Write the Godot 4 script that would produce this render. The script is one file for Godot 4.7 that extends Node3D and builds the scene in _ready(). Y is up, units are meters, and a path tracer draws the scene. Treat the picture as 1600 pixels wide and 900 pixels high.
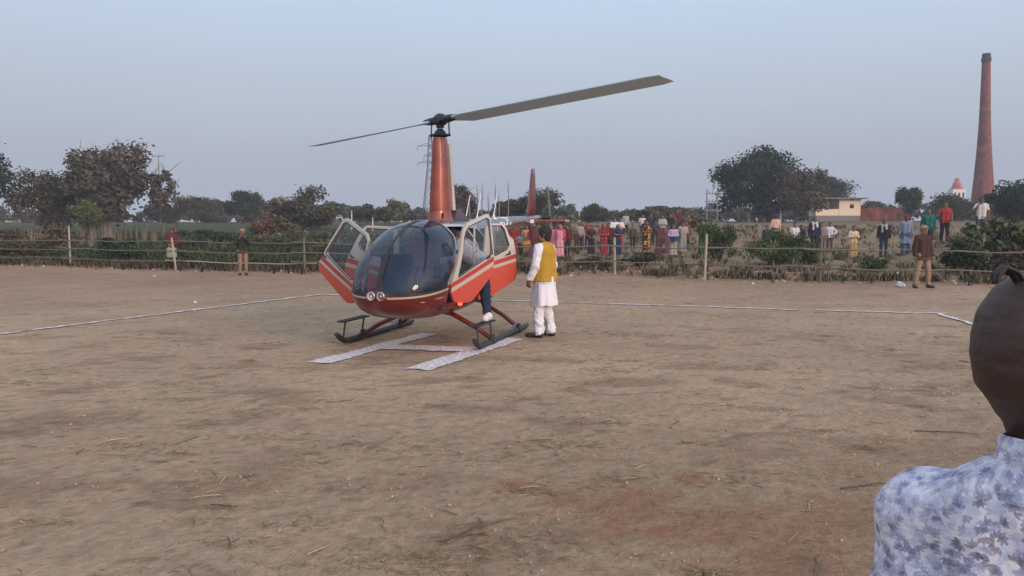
extends Node3D

var rng := RandomNumberGenerator.new()
var used := {}
var cache := {}
var coarse := FastNoiseLite.new()
var fine := FastNoiseLite.new()
var M := {}


# a growing mesh: every shape below adds triangles with normals, colours and texture coordinates
class Geo:
	var v := PackedVector3Array()
	var n := PackedVector3Array()
	var c := PackedColorArray()
	var u := PackedVector2Array()
	var i := PackedInt32Array()
	var col := Color.WHITE

	func pt(p: Vector3, nn: Vector3, uv := Vector2.ZERO) -> int:
		v.append(p); n.append(nn); c.append(col); u.append(uv)
		return v.size() - 1

	func tri(a: int, b: int, d: int) -> void:
		# clockwise seen from the side the normals point to
		var g := (v[b] - v[a]).cross(v[d] - v[a])
		if g.dot(n[a] + n[b] + n[d]) > 0.0:
			i.append(a); i.append(d); i.append(b)
		else:
			i.append(a); i.append(b); i.append(d)

	func quad(a: Vector3, b: Vector3, d: Vector3, e: Vector3, nn: Vector3) -> void:
		var s := pt(a, nn, Vector2(0, 0)); pt(b, nn, Vector2(1, 0)); pt(d, nn, Vector2(1, 1)); pt(e, nn, Vector2(0, 1))
		tri(s, s + 1, s + 2); tri(s, s + 2, s + 3)

	func flat(a: Vector3, b: Vector3, d: Vector3, nn: Vector3) -> void:
		var s := pt(a, nn); pt(b, nn); pt(d, nn)
		tri(s, s + 1, s + 2)

	# box with chamfered edges
	func box(mid: Vector3, size: Vector3, turn := Basis.IDENTITY, ch := 0.0) -> void:
		var h := size * 0.5
		var k := minf(ch, minf(h.x, minf(h.y, h.z)) * 0.9)
		for ax in 3:
			for s in [-1.0, 1.0]:
				var nn := Vector3.ZERO; nn[ax] = s
				var b := (ax + 1) % 3
				var d := (ax + 2) % 3
				var q := []
				for e in [[-1, -1], [1, -1], [1, 1], [-1, 1]]:
					var p := Vector3.ZERO
					p[ax] = s * h[ax]; p[b] = e[0] * (h[b] - k); p[d] = e[1] * (h[d] - k)
					q.append(mid + turn * p)
				quad(q[0], q[1], q[2], q[3], turn * nn)
		if k <= 0.0:
			return
		for ax in 3:
			var b := (ax + 1) % 3
			var d := (ax + 2) % 3
			for sb in [-1.0, 1.0]:
				for sd in [-1.0, 1.0]:
					var q := []
					for e in [[-1, 0], [1, 0], [1, 1], [-1, 1]]:
						var p := Vector3.ZERO
						p[ax] = e[0] * (h[ax] - k)
						p[b] = sb * (h[b] - (k if e[1] else 0.0))
						p[d] = sd * (h[d] - (0.0 if e[1] else k))
						q.append(mid + turn * p)
					var nn := Vector3.ZERO; nn[b] = sb; nn[d] = sd
					quad(q[0], q[1], q[2], q[3], turn * nn.normalized())
		for sx in [-1.0, 1.0]:
			for sy in [-1.0, 1.0]:
				for sz in [-1.0, 1.0]:
					var s := Vector3(sx, sy, sz)
					flat(mid + turn * (s * Vector3(h.x, h.y - k, h.z - k)), mid + turn * (s * Vector3(h.x - k, h.y, h.z - k)), mid + turn * (s * Vector3(h.x - k, h.y - k, h.z)), turn * s.normalized())

	# round bar along points; r is one radius or a list
	func tube(p: Array, r, seg := 8, caps := true, flat_y := 1.0) -> void:
		var first := v.size()
		var side := Vector3.ZERO
		for k in p.size():
			var t: Vector3 = (p[mini(k + 1, p.size() - 1)] - p[maxi(k - 1, 0)]).normalized()
			if side == Vector3.ZERO:
				side = t.cross(Vector3.UP if absf(t.y) < 0.9 else Vector3.RIGHT).normalized()
			side = (side - t * side.dot(t)).normalized()
			var up := side.cross(t)
			var rad: float = r[k] if r is Array else r
			for s in seg + 1:
				var a := TAU * s / seg
				var o := side * cos(a) + up * sin(a) * flat_y
				pt(p[k] + o * rad, (side * cos(a) * flat_y + up * sin(a)).normalized(), Vector2(float(s) / seg, k))
		for k in p.size() - 1:
			for s in seg:
				var a := first + k * (seg + 1) + s
				tri(a, a + 1, a + seg + 2); tri(a, a + seg + 2, a + seg + 1)
		if caps:
			for e in [0, p.size() - 1]:
				var d: Vector3 = (p[0] - p[1]).normalized() if e == 0 else (p[e] - p[e - 1]).normalized()
				var mid := pt(p[e], d)
				var ring := []
				for s in seg:
					ring.append(pt(v[first + e * (seg + 1) + s], d))
				for s in seg:
					tri(mid, ring[s], ring[(s + 1) % seg])

	# profile of (radius, height) turned round the y axis
	func lathe(prof: Array, seg: int, at := Transform3D(), sx := 1.0, sz := 1.0, smooth := true) -> void:
		for k in prof.size() - 1:
			var p: Vector2 = prof[k]
			var q: Vector2 = prof[k + 1]
			var d := (q - p).normalized()
			var np := Vector2(d.y, -d.x)
			var na := np
			var nb := np
			if smooth and k > 0:
				var e: Vector2 = (p - prof[k - 1]).normalized()
				if e.dot(d) > 0.6: na = (np + Vector2(e.y, -e.x)).normalized()
			if smooth and k < prof.size() - 2:
				var e: Vector2 = (prof[k + 2] - q).normalized()
				if e.dot(d) > 0.6: nb = (np + Vector2(e.y, -e.x)).normalized()
			var first := v.size()
			for s in seg + 1:
				var a := TAU * s / seg
				pt(at * Vector3(cos(a) * p.x * sx, p.y, sin(a) * p.x * sz), (at.basis * Vector3(cos(a) * na.x, na.y, sin(a) * na.x)).normalized(), Vector2(float(s) / seg, p.y))
				pt(at * Vector3(cos(a) * q.x * sx, q.y, sin(a) * q.x * sz), (at.basis * Vector3(cos(a) * nb.x, nb.y, sin(a) * nb.x)).normalized(), Vector2(float(s) / seg, q.y))
			for s in seg:
				var a := first + s * 2
				tri(a, a + 2, a + 3); tri(a, a + 3, a + 1)

	func ball(mid: Vector3, r: Vector3, seg := 12) -> void:
		var prof := []
		for k in seg / 2 + 1:
			var a := -PI / 2 + PI * k / (seg / 2)
			prof.append(Vector2(cos(a), sin(a)))
		lathe(prof, seg, Transform3D(Basis.from_scale(r), mid))

	func add(o: Geo, at := Transform3D(), s := 1.0) -> void:
		var first := v.size()
		for k in o.v.size():
			v.append(at * (o.v[k] * s)); n.append((at.basis * o.n[k]).normalized()); c.append(o.c[k]); u.append(o.u[k])
		var mirror := at.basis.determinant() < 0.0
		for k in range(0, o.i.size(), 3):
			i.append(first + o.i[k])
			i.append(first + o.i[k + (2 if mirror else 1)])
			i.append(first + o.i[k + (1 if mirror else 2)])

	func mesh() -> ArrayMesh:
		var a := []
		a.resize(Mesh.ARRAY_MAX)
		a[Mesh.ARRAY_VERTEX] = v; a[Mesh.ARRAY_NORMAL] = n; a[Mesh.ARRAY_COLOR] = c; a[Mesh.ARRAY_TEX_UV] = u; a[Mesh.ARRAY_INDEX] = i
		var m := ArrayMesh.new()
		m.add_surface_from_arrays(Mesh.PRIMITIVE_TRIANGLES, a)
		return m


func numbered(called: String) -> String:
	var k: int = used.get(called, 0)
	used[called] = k + 1
	return called if k == 0 else "%s_%03d" % [called, k]

func tag(o: Node3D, label := "", category := "", group := "", kind := "") -> Node3D:
	for p in [["label", label], ["category", category], ["group", group], ["kind", kind]]:
		if p[1]: o.set_meta(p[0], p[1])
	return o

func thing(called: String, label: String, category: String, at := Vector3.ZERO, turn := 0.0, group := "") -> Node3D:
	var o := Node3D.new()
	o.name = numbered(called)
	add_child(o)
	o.position = at
	o.rotation.y = turn
	tag(o, label, category, group)
	return o

func obj(called: String, g, m: Material, parent: Node3D = self) -> MeshInstance3D:
	var o := MeshInstance3D.new()
	o.mesh = g.mesh() if g is Geo else g
	o.material_override = m
	if parent == self:
		o.name = numbered(called)
		add_child(o)
	else:
		o.name = called
		parent.add_child(o, true)
	return o

func many(called: String, m: Mesh, mt: Material, places: Array, colors: Array, parent: Node3D = self) -> MultiMeshInstance3D:
	var mm := MultiMesh.new()
	mm.transform_format = MultiMesh.TRANSFORM_3D
	mm.use_colors = true
	mm.mesh = m
	mm.instance_count = places.size()
	for k in places.size():
		mm.set_instance_transform(k, places[k])
		mm.set_instance_color(k, colors[k])
	var o := MultiMeshInstance3D.new()
	o.multimesh = mm
	o.material_override = mt
	o.name = numbered(called) if parent == self else called
	parent.add_child(o, true)
	return o

# base colours are given as linear values
func mat(called: String, r: float, g: float, b: float, rough := 0.8, metal := 0.0) -> StandardMaterial3D:
	var m := StandardMaterial3D.new()
	m.resource_name = called
	m.albedo_color = Color(r, g, b).linear_to_srgb()
	m.roughness = rough
	m.metallic = metal
	M[called] = m
	return m

func noise_tex(freq: float, lo: Color, hi: Color, size := 512, octaves := 5, sd := 1) -> NoiseTexture2D:
	var f := FastNoiseLite.new()
	f.seed = sd
	f.noise_type = FastNoiseLite.TYPE_SIMPLEX_SMOOTH
	f.frequency = freq
	f.fractal_octaves = octaves
	f.fractal_gain = 0.6
	var ramp := Gradient.new()
	ramp.set_color(0, lo)
	ramp.set_color(1, hi)
	var t := NoiseTexture2D.new()
	t.width = size
	t.height = size
	t.seamless = true
	t.noise = f
	t.color_ramp = ramp
	return t

func bumpy(m: StandardMaterial3D, t: Texture2D, scale_cm: float, per_metre: float) -> StandardMaterial3D:
	m.heightmap_enabled = true
	m.heightmap_texture = t
	m.heightmap_scale = scale_cm
	m.uv1_triplanar = true
	m.uv1_scale = Vector3.ONE * per_metre
	return m

func pick(a: Array, x: float, xs: Array) -> float:
	if x <= xs[0]: return a[0]
	for k in xs.size() - 1:
		if x <= xs[k + 1]:
			return lerpf(a[k], a[k + 1], (x - xs[k]) / (xs[k + 1] - xs[k]))
	return a[-1]

func sstep(a: float, b: float, x: float) -> float:
	return smoothstep(a, b, x)

# smooth curve through the values a at the places xs
func curve(a: Array, xs: Array, x: float) -> float:
	var k := 0
	while k < xs.size() - 2 and x > xs[k + 1]: k += 1
	var t := clampf((x - xs[k]) / (xs[k + 1] - xs[k]), 0.0, 1.0)
	var h: float = xs[k + 1] - xs[k]
	var m0: float = (a[k + 1] - a[maxi(k - 1, 0)]) / (xs[k + 1] - xs[maxi(k - 1, 0)])
	var m1: float = (a[mini(k + 2, a.size() - 1)] - a[k]) / (xs[mini(k + 2, a.size() - 1)] - xs[k])
	var t2 := t * t
	var t3 := t2 * t
	return (2 * t3 - 3 * t2 + 1) * a[k] + (t3 - 2 * t2 + t) * h * m0 + (-2 * t3 + 3 * t2) * a[k + 1] + (t3 - t2) * h * m1


func _ready() -> void:
	rng.seed = 7
	coarse.seed = 11
	coarse.noise_type = FastNoiseLite.TYPE_SIMPLEX_SMOOTH
	coarse.frequency = 1.0
	coarse.fractal_octaves = 4
	fine.seed = 5
	fine.noise_type = FastNoiseLite.TYPE_SIMPLEX_SMOOTH
	fine.frequency = 1.0
	fine.fractal_octaves = 2
	# camera: a phone held at eye height, tilted a little down
	var cam := Camera3D.new()
	cam.name = "camera"
	cam.position = Vector3(0, 1.72, 0)
	cam.rotation.x = -atan(98.0 / 1250.0)
	cam.fov = rad_to_deg(2.0 * atan(450.0 / 1250.0))
	cam.near = 0.05
	cam.far = 3000.0
	cam.current = true
	add_child(cam)
	# sky, sun, air
	var env := Environment.new()
	env.background_mode = Environment.BG_SKY
	env.sky = Sky.new()
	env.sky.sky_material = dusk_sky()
	env.tonemap_mode = Environment.TONE_MAPPER_LINEAR
	env.tonemap_exposure = 1.0
	env.fog_enabled = true
	env.fog_density = 0.0009
	env.fog_light_color = Color(0.86, 0.88, 0.92)
	env.sdfgi_enabled = true
	env.ssao_enabled = true
	env.ssil_enabled = true
	var we := WorldEnvironment.new()
	we.name = "air"
	we.environment = env
	add_child(we)
	var sun := DirectionalLight3D.new()
	sun.name = "low_sun"
	sun.light_color = Color(1.0, 0.80, 0.60)
	sun.light_energy = 0.6
	sun.light_angular_distance = 14.0
	sun.shadow_enabled = true
	sun.look_at_from_position(SUN * 50.0, Vector3.ZERO)
	add_child(sun)
	materials()
	ground()
	field_marks()
	fence()
	far_buildings()
	trees()
	scrub()
	helicopter()
	people()
	litter()

const SUN := Vector3(0.62, 0.27, 0.72)

func dusk_sky() -> PanoramaSkyMaterial:
	var im := Image.create(256, 128, false, Image.FORMAT_RGBF)
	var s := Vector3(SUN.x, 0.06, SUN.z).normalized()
	for y in 128:
		var el := PI / 2 - PI * (y + 0.5) / 128.0
		var e := rad_to_deg(el)
		var base := Vector3(
			pick([0.275, 0.30, 0.47, 0.55, 0.61, 0.66, 0.66], e, [-2, 1.0, 7, 15, 25, 55, 90]),
			pick([0.305, 0.325, 0.53, 0.675, 0.74, 0.77, 0.76], e, [-2, 1.0, 7, 15, 25, 55, 90]),
			pick([0.375, 0.40, 0.60, 0.85, 0.93, 0.97, 0.96], e, [-2, 1.0, 7, 15, 25, 55, 90]))
		for x in 256:
			var az := TAU * (x + 0.5) / 256.0
			var d := Vector3(sin(az) * cos(el), sin(el), -cos(az) * cos(el))
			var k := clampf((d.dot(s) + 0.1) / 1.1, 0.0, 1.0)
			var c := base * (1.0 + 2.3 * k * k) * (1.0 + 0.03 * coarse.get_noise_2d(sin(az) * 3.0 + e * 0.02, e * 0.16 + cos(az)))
			var warm := pow(k, 3.0) * exp(-maxf(e, 0.0) / 16.0)
			c += Vector3(1.5, 0.75, 0.22) * warm
			im.set_pixel(x, y, Color(c.x, c.y, c.z))
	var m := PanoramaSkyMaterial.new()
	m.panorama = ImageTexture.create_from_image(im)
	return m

func materials() -> void:
	var grain := noise_tex(0.03, Color(0.2, 0.2, 0.2), Color.WHITE, 256, 5, 21)
	var t := noise_tex(0.02, Color(0.84, 0.82, 0.80), Color(1, 1, 1), 1024, 6, 3)
	var m := mat("soil", 1, 1, 1, 0.95)
	m.vertex_color_use_as_albedo = true
	m.albedo_texture = t
	m.detail_enabled = true
	m.detail_blend_mode = BaseMaterial3D.BLEND_MODE_MUL
	m.detail_albedo = noise_tex(0.05, Color(0.84, 0.82, 0.80), Color(1, 1, 1), 1024, 4, 9)
	m.uv1_scale = Vector3(0.41, 0.41, 1)
	m.heightmap_enabled = true
	m.heightmap_texture = noise_tex(0.035, Color.BLACK, Color.WHITE, 1024, 6, 14)
	m.heightmap_scale = 0.9
	m.metallic_specular = 0.2
	for q in [["leaf", 0.9], ["plain", 0.85]]:
		m = mat(q[0], 1, 1, 1, q[1])
		m.vertex_color_use_as_albedo = true
		m.metallic_specular = 0.2
	M.leaf.backlight_enabled = true
	M.leaf.backlight = Color(0.35, 0.35, 0.35)
	bumpy(mat("bark", 0.085, 0.065, 0.05, 0.95), grain, 2.0, 1.5)
	bumpy(mat("bamboo", 0.145, 0.12, 0.088, 0.7), grain, 0.3, 3.0)
	bumpy(mat("bamboo_grey", 0.15, 0.125, 0.10, 0.8), grain, 0.3, 3.0)
	bumpy(mat("bamboo_pale", 0.34, 0.29, 0.215, 0.7), grain, 0.3, 3.0)
	m = mat("lime", 0.82, 0.80, 0.82, 0.95)
	m.albedo_texture = noise_tex(0.03, Color(0.66, 0.60, 0.56), Color(1, 1, 1), 512, 5, 31)
	m.uv1_triplanar = true
	m.uv1_world_triplanar = true
	m.uv1_scale = Vector3.ONE * 0.9
	# aircraft
	for q in [["hull_red", 0.20, 0.016, 0.009], ["cowl_red", 0.34, 0.058, 0.024], ["door_red", 0.58, 0.085, 0.045], ["hull_cream", 0.44, 0.40, 0.35], ["hull_silver", 0.15, 0.14, 0.17]]:
		m = mat(q[0], q[1], q[2], q[3], 0.32, 0.25)
		m.clearcoat_enabled = true
		m.clearcoat = 0.5
		m.clearcoat_roughness = 0.08
	for q in ["hull_red", "cowl_red", "hull_silver"]:
		M[q].albedo_texture = noise_tex(0.012, Color(0.72, 0.70, 0.68), Color(1, 1, 1), 256, 5, 61)
		M[q].uv1_triplanar = true
		M[q].uv1_scale = Vector3.ONE * 0.7
	m = mat("door_paint", 1, 1, 1, 0.38)
	m.vertex_color_use_as_albedo = true
	m.clearcoat_enabled = true
	m.clearcoat = 0.5
	m.clearcoat_roughness = 0.12
	mat("seal", 0.012, 0.012, 0.013, 0.5)
	mat("rotor_dark", 0.022, 0.027, 0.032, 0.5, 0.3)
	mat("blade_grey", 0.42, 0.52, 0.60, 0.5)
	mat("steel", 0.35, 0.35, 0.36, 0.35, 0.9)
	mat("skid_black", 0.02, 0.02, 0.022, 0.55)
	mat("seat_tan", 0.22, 0.13, 0.085, 0.75)
	mat("cabin_dark", 0.025, 0.025, 0.027, 0.85)
	mat("antenna_white", 0.7, 0.7, 0.7, 0.4)
	mat("letter_white", 0.8, 0.8, 0.82, 0.4)
	m = mat("screen_glass", 0.008, 0.022, 0.048, 0.02)  # blue of the reflected sky is put into the glass colour
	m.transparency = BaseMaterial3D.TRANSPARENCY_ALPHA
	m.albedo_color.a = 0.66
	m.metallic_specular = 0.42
	m = mat("door_glass", 0.03, 0.045, 0.06, 0.04)
	m.transparency = BaseMaterial3D.TRANSPARENCY_ALPHA
	m.albedo_color.a = 0.30
	m = mat("lamp_glass", 0.9, 0.9, 0.9, 0.03)
	m.transparency = BaseMaterial3D.TRANSPARENCY_ALPHA
	m.albedo_color.a = 0.05
	mat("reflector", 0.85, 0.85, 0.83, 0.28, 0.6)
	m = mat("beacon_red", 0.8, 0.02, 0.01, 0.4)
	m.emission_enabled = true
	m.emission = Color(1.0, 0.17, 0.13)
	m.emission_energy_multiplier = 12.0
	# buildings
	m = bumpy(mat("brick_red", 0.36, 0.105, 0.072, 0.9), grain, 1.5, 0.8)
	m.albedo_texture = noise_tex(0.02, Color(0.40, 0.36, 0.36), Color(1, 1, 1), 512, 6, 41)
	m.uv1_scale = Vector3(0.09, 0.05, 0.09)
	bumpy(mat("plaster_cream", 0.78, 0.62, 0.46, 0.9), grain, 0.6, 1.0)
	bumpy(mat("concrete", 0.20, 0.18, 0.165, 0.9), grain, 0.8, 1.0)
	mat("soot", 0.035, 0.03, 0.03, 0.95)
	mat("white_wall", 0.62, 0.60, 0.57, 0.85)
	mat("roof_red", 0.36, 0.08, 0.06, 0.8)
	mat("shade_dark", 0.02, 0.018, 0.017, 0.9)
	mat("door_maroon", 0.26, 0.03, 0.05, 0.8)
	mat("galvanised", 0.16, 0.17, 0.185, 0.6, 0.4)

# ---------------------------------------------------------------- land
const FX := [-60.0, -30.0, -18.7, -12.8, -7.56, 3.56, 6.0, 9.3, 12.3, 14.7, 30.0, 60.0]
const FD := [42.0, 38.0, 34.2, 30.8, 29.5, 28.0, 25.4, 24.5, 23.9, 22.9, 20.0, 16.0]

func land(x: float, z: float) -> float:
	var t := -z - pick(FD, x, FX)
	if t <= 0.0: return 0.0
	var w := smoothstep(-4.0, 4.0, x)
	var r := pick([0, 0.1, 0.24, 0.38, 0.95, 1.5, 2.2, 2.6], t, [0, 3, 12, 16, 22, 36, 80, 170])
	var l := pick([0, 0.1, 0.25, 0.8, 1.5, 2.1, 2.6], t, [0, 5, 15, 28, 45, 80, 170])
	var h := lerpf(l, r, w)
	for b in [[16.6, -32.0, 0.36, 0.9], [17.8, -33.0, 0.6, 0.9], [18.5, -31.5, 0.78, 1.0], [25.0, -33.0, 0.8, 4.0]]:
		var d2 = Vector2(x - b[0], z - b[1]).length_squared() / (b[3] * b[3])
		if d2 < 9.0: h += b[2] * exp(-d2 * 0.7)
	return h + coarse.get_noise_2d(x * 0.35, z * 0.35) * 0.16 * smoothstep(0.0, 3.0, t) * (1.0 - smoothstep(60.0, 120.0, t) * 0.5)

func lines(parts: Array) -> PackedFloat32Array:
	var a := PackedFloat32Array()
	for p in parts:
		var s: float = p[0]
		while s < p[1] - 1e-4:
			a.append(s)
			s += p[2]
	a.append(parts[-1][1])
	return a

func soil_color(x: float, z: float) -> Color:
	var d := -z
	var t := d - pick(FD, x, FX)
	var c := Vector3(0.490, 0.366, 0.250)
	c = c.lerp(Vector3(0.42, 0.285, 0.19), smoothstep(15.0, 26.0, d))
	var n1 := coarse.get_noise_2d(x * 0.16, z * 0.16)
	var n2 := coarse.get_noise_2d(x * 0.55 + 40.0, z * 0.8)
	var n3 := fine.get_noise_2d(x * 2.3, z * 3.4)
	c *= 1.0 + 0.15 * n1 + 0.10 * coarse.get_noise_2d(x * 0.33 + 70.0, z * 0.42)
	# scuffed darker earth and damp trodden straw
	var k := smoothstep(0.08, 0.42, n2 + 0.25 * n3)
	var near := 1.0 - smoothstep(7.0, 16.0, d)
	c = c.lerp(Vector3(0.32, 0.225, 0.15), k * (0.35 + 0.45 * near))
	var s := fine.get_noise_2d(x * 5.0, z * 9.0)
	c *= 1.0 + 0.12 * clampf(s, -0.6, 0.4)
	var pr := fine.get_noise_2d(x * 1.7 + 9.0, z * 4.2)
	c *= 1.0 - 0.30 * smoothstep(0.36, 0.62, pr) * (0.5 + near * 0.5)
	var dk := fine.get_noise_2d(x * 4.4 - 5.0, z * 10.0)
	c *= 1.0 - 0.34 * smoothstep(0.46, 0.66, dk)
	# brick dust trodden in at the right
	for p in [[1.5, -4.2, 0.62], [0.65, -4.75, 0.5], [1.1, -4.5, 0.4], [0.0, -5.15, 0.15], [1.95, -4.6, 0.42], [1.2, -5.3, 0.18], [1.3, -3.8, 0.4]]:
		var q = Vector2(x - p[0], (z - p[1]) * 0.9).length() / p[2] + 0.55 * n3
		c = c.lerp(Vector3(0.33, 0.120, 0.080), 0.85 * (1.0 - smoothstep(0.35, 1.15, q)))
	# darker at the near right, drier at the left
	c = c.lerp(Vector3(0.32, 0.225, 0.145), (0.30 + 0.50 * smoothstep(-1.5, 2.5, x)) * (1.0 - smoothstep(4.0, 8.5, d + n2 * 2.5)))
	if t > -1.6:
		var verge := Vector3(0.36, 0.225, 0.145).lerp(Vector3(0.25, 0.175, 0.115), clampf(0.5 + n2 * 1.4, 0.0, 1.0))
		c = c.lerp(verge, smoothstep(-1.6, 0.4, t + n3))
	if t > 0.0:
		var left := 1.0 - smoothstep(-3.0, 2.0, x + n1 * 3.0)
		var grass := Vector3(0.085, 0.105, 0.05)
		var dry := Vector3(0.34, 0.25, 0.165)
		c = c.lerp(grass, left * smoothstep(0.6, 4.0, t + n3 * 2.0))
		c = c.lerp(dry.lerp(grass * 1.8, smoothstep(0.0, 0.5, n2)), (1.0 - left) * smoothstep(2.0, 9.0, t) * 0.7)
		c = c.lerp(Vector3(0.13, 0.115, 0.07), smoothstep(45.0, 90.0, t))
	return Color(c.x, c.y, c.z)

func ground() -> void:
	var xs := lines([[-420, -300, 60.0], [-300, -80, 20.0], [-80, -30, 2.5], [-30, -14, 0.5], [-14, -7, 0.14], [-7, 7, 0.065], [7, 14, 0.14], [14, 30, 0.5], [30, 80, 2.5], [80, 300, 20.0], [300, 420, 60.0]])
	var zs := lines([[-460, -300, 80.0], [-300, -100, 10.0], [-100, -60, 2.0], [-60, -36, 0.5], [-36, -22, 0.25], [-22, -12, 0.12], [-12, -2.5, 0.065], [-2.5, 4, 0.5], [4, 40, 4.0], [40, 400, 60.0]])
	var v := PackedVector3Array()
	var c := PackedColorArray()
	var u := PackedVector2Array()
	var u2 := PackedVector2Array()
	var ix := PackedInt32Array()
	var nx := xs.size()
	var turned := Transform2D(0.7, Vector2(3.1, 1.7))
	for z in zs:
		for x in xs:
			var h := land(x, z)
			if z > -40.0 and absf(x) < 30.0:
				var flat_ := 1.0 - smoothstep(0.0, 1.5, h)
				h += (coarse.get_noise_2d(x * 0.9, z * 0.9) * 0.012 + fine.get_noise_2d(x * 4.5, z * 4.5) * 0.009 + fine.get_noise_2d(x * 11.0, z * 11.0) * 0.004) * flat_
			v.append(Vector3(x, h, z))
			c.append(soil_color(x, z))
			u.append(Vector2(x, z))
			u2.append(turned * Vector2(x, z) * 1.37)
	for j in zs.size() - 1:
		for k in nx - 1:
			var a := j * nx + k
			ix.append(a); ix.append(a + 1); ix.append(a + nx)
			ix.append(a + 1); ix.append(a + nx + 1); ix.append(a + nx)
	# normals from the neighbours
	var n := PackedVector3Array()
	n.resize(v.size())
	for j in zs.size():
		for k in nx:
			var l := v[j * nx + maxi(k - 1, 0)]
			var r := v[j * nx + mini(k + 1, nx - 1)]
			var f := v[maxi(j - 1, 0) * nx + k]
			var b := v[mini(j + 1, zs.size() - 1) * nx + k]
			n[j * nx + k] = (b - f).cross(r - l).normalized()
	var a := []
	a.resize(Mesh.ARRAY_MAX)
	a[Mesh.ARRAY_VERTEX] = v; a[Mesh.ARRAY_NORMAL] = n; a[Mesh.ARRAY_COLOR] = c; a[Mesh.ARRAY_TEX_UV] = u; a[Mesh.ARRAY_TEX_UV2] = u2; a[Mesh.ARRAY_INDEX] = ix
	var m := ArrayMesh.new()
	m.add_surface_from_arrays(Mesh.PRIMITIVE_TRIANGLES, a)
	M.soil.detail_uv_layer = BaseMaterial3D.DETAIL_UV_2
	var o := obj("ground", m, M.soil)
	tag(o, "bare trodden brown earth of the landing field rising to scrub behind", "ground", "", "structure")
	# trampled clods and straw on the field
	rng.seed = 99
	var clod := Geo.new()
	clod.ball(Vector3.ZERO, Vector3(1, 0.6, 0.8), 6)
	var pl := []
	var cl := []
	for k in 5200:
		var d := 3.0 + 20.0 * pow(rng.randf(), 1.6)
		var x := rng.randf_range(-0.72, 0.72) * d
		if coarse.get_noise_2d(x * 0.55 + 40.0, -d * 0.8) < rng.randf_range(-0.5, 0.35): continue
		var s := 0.003 + 0.011 * pow(rng.randf(), 3.0)
		pl.append(Transform3D(Basis.from_euler(Vector3(rng.randf(), rng.randf() * TAU, rng.randf())) * Basis.from_scale(Vector3.ONE * s * (1.0 + d * 0.05)), Vector3(x, 0.002, -d)))
		var sh := rng.randf_range(0.7, 1.15)
		cl.append(Color(0.36 * sh, 0.25 * sh, 0.17 * sh) if rng.randf() > 0.12 else Color(0.40 * sh, 0.19 * sh, 0.12 * sh))
	tag(many("soil_clods", clod.mesh(), M.plain, pl, cl), "small brown soil clods scattered over the landing field", "soil clods", "", "stuff")
	var straw := Geo.new()
	straw.tube([Vector3(-0.5, 0.03, 0), Vector3(-0.1, 0.05, 0.014), Vector3(0.25, 0.04, 0.0), Vector3(0.5, 0.02, -0.03)], [0.02, 0.022, 0.02, 0.010], 4)
	pl = []
	cl = []
	var heaps := []
	for k in 80:
		var d := 3.6 + 9.0 * pow(rng.randf(), 1.3)
		heaps.append([rng.randf_range(-0.66, 0.62) * d, -d, rng.randf_range(0.10, 0.42)])
	heaps.append_array([[-1.15, -6.0, 0.35], [-1.55, -5.7, 0.3], [-0.65, -5.9, 0.35], [0.05, -5.9, 0.4], [-0.1, -4.2, 0.3], [0.5, -5.2, 0.4], [-0.75, -4.1, 0.35], [1.2, -4.6, 0.5], [-0.9, -3.9, 0.25]])
	for k in 10000:
		var p := Vector3.ZERO
		if k % 3:
			var h: Array = heaps[rng.randi() % heaps.size()]
			p = Vector3(h[0] + rng.randfn(0, h[2] * 0.8), 0.004, h[1] + rng.randfn(0, h[2] * 0.35))
		else:
			var d := 3.2 + 17.0 * pow(rng.randf(), 1.4)
			p = Vector3(rng.randf_range(-0.7, 0.7) * d, 0.003, -d)
		var len_ := rng.randf_range(0.02, 0.08) if rng.randf() > 0.02 else rng.randf_range(0.10, 0.2)
		pl.append(Transform3D(Basis(Vector3.UP, rng.randf() * TAU) * Basis.from_scale(Vector3(len_, len_ * 0.9, len_)), p))
		var sh := rng.randf_range(0.55, 1.25)
		cl.append([Color(0.26, 0.18, 0.105), Color(0.13, 0.09, 0.055), Color(0.40, 0.31, 0.19), Color(0.17, 0.145, 0.07)][rng.randi() % 4] * sh)
	tag(many("straw_litter", straw.mesh(), M.plain, pl, cl), "bits of dry straw and twigs trodden into the field", "straw", "", "stuff")

# a ragged band of powder or paint lying on the field
func band(pts: Array, width: float, y: float, ragged: float, step := 0.12) -> Geo:
	var g := Geo.new()
	var total := 0.0
	for k in pts.size() - 1:
		var a: Vector2 = pts[k]
		var b: Vector2 = pts[k + 1]
		var l := a.distance_to(b)
		var dir := (b - a) / l
		var side := Vector2(-dir.y, dir.x)
		var parts := maxi(2, int(l / step))
		var prev := -1
		for s in parts + 1:
			var p := a + dir * l * s / parts
			total += l / parts
			var wob := fine.get_noise_2d(p.x * 1.3, p.y * 1.3) * ragged
			var w0 := width * 0.5 + fine.get_noise_2d(p.x * 6.0, p.y * 6.0 + 9.0) * ragged
			var w1 := width * 0.5 + fine.get_noise_2d(p.x * 6.0 + 30.0, p.y * 6.0) * ragged
			var q := p + side * wob
			var e := q + side * w0
			var f := q - side * w1
			var i0 := g.pt(Vector3(e.x, y + bump_at(e.x, e.y), e.y), Vector3.UP)
			g.pt(Vector3(q.x, y + 0.002 + bump_at(q.x, q.y), q.y), Vector3.UP)
			g.pt(Vector3(f.x, y + bump_at(f.x, f.y), f.y), Vector3.UP)
			if prev >= 0:
				for q2 in 2:
					g.tri(prev + q2, i0 + q2, i0 + q2 + 1)
					g.tri(prev + q2, i0 + q2 + 1, prev + q2 + 1)
			prev = i0
	return g

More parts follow.
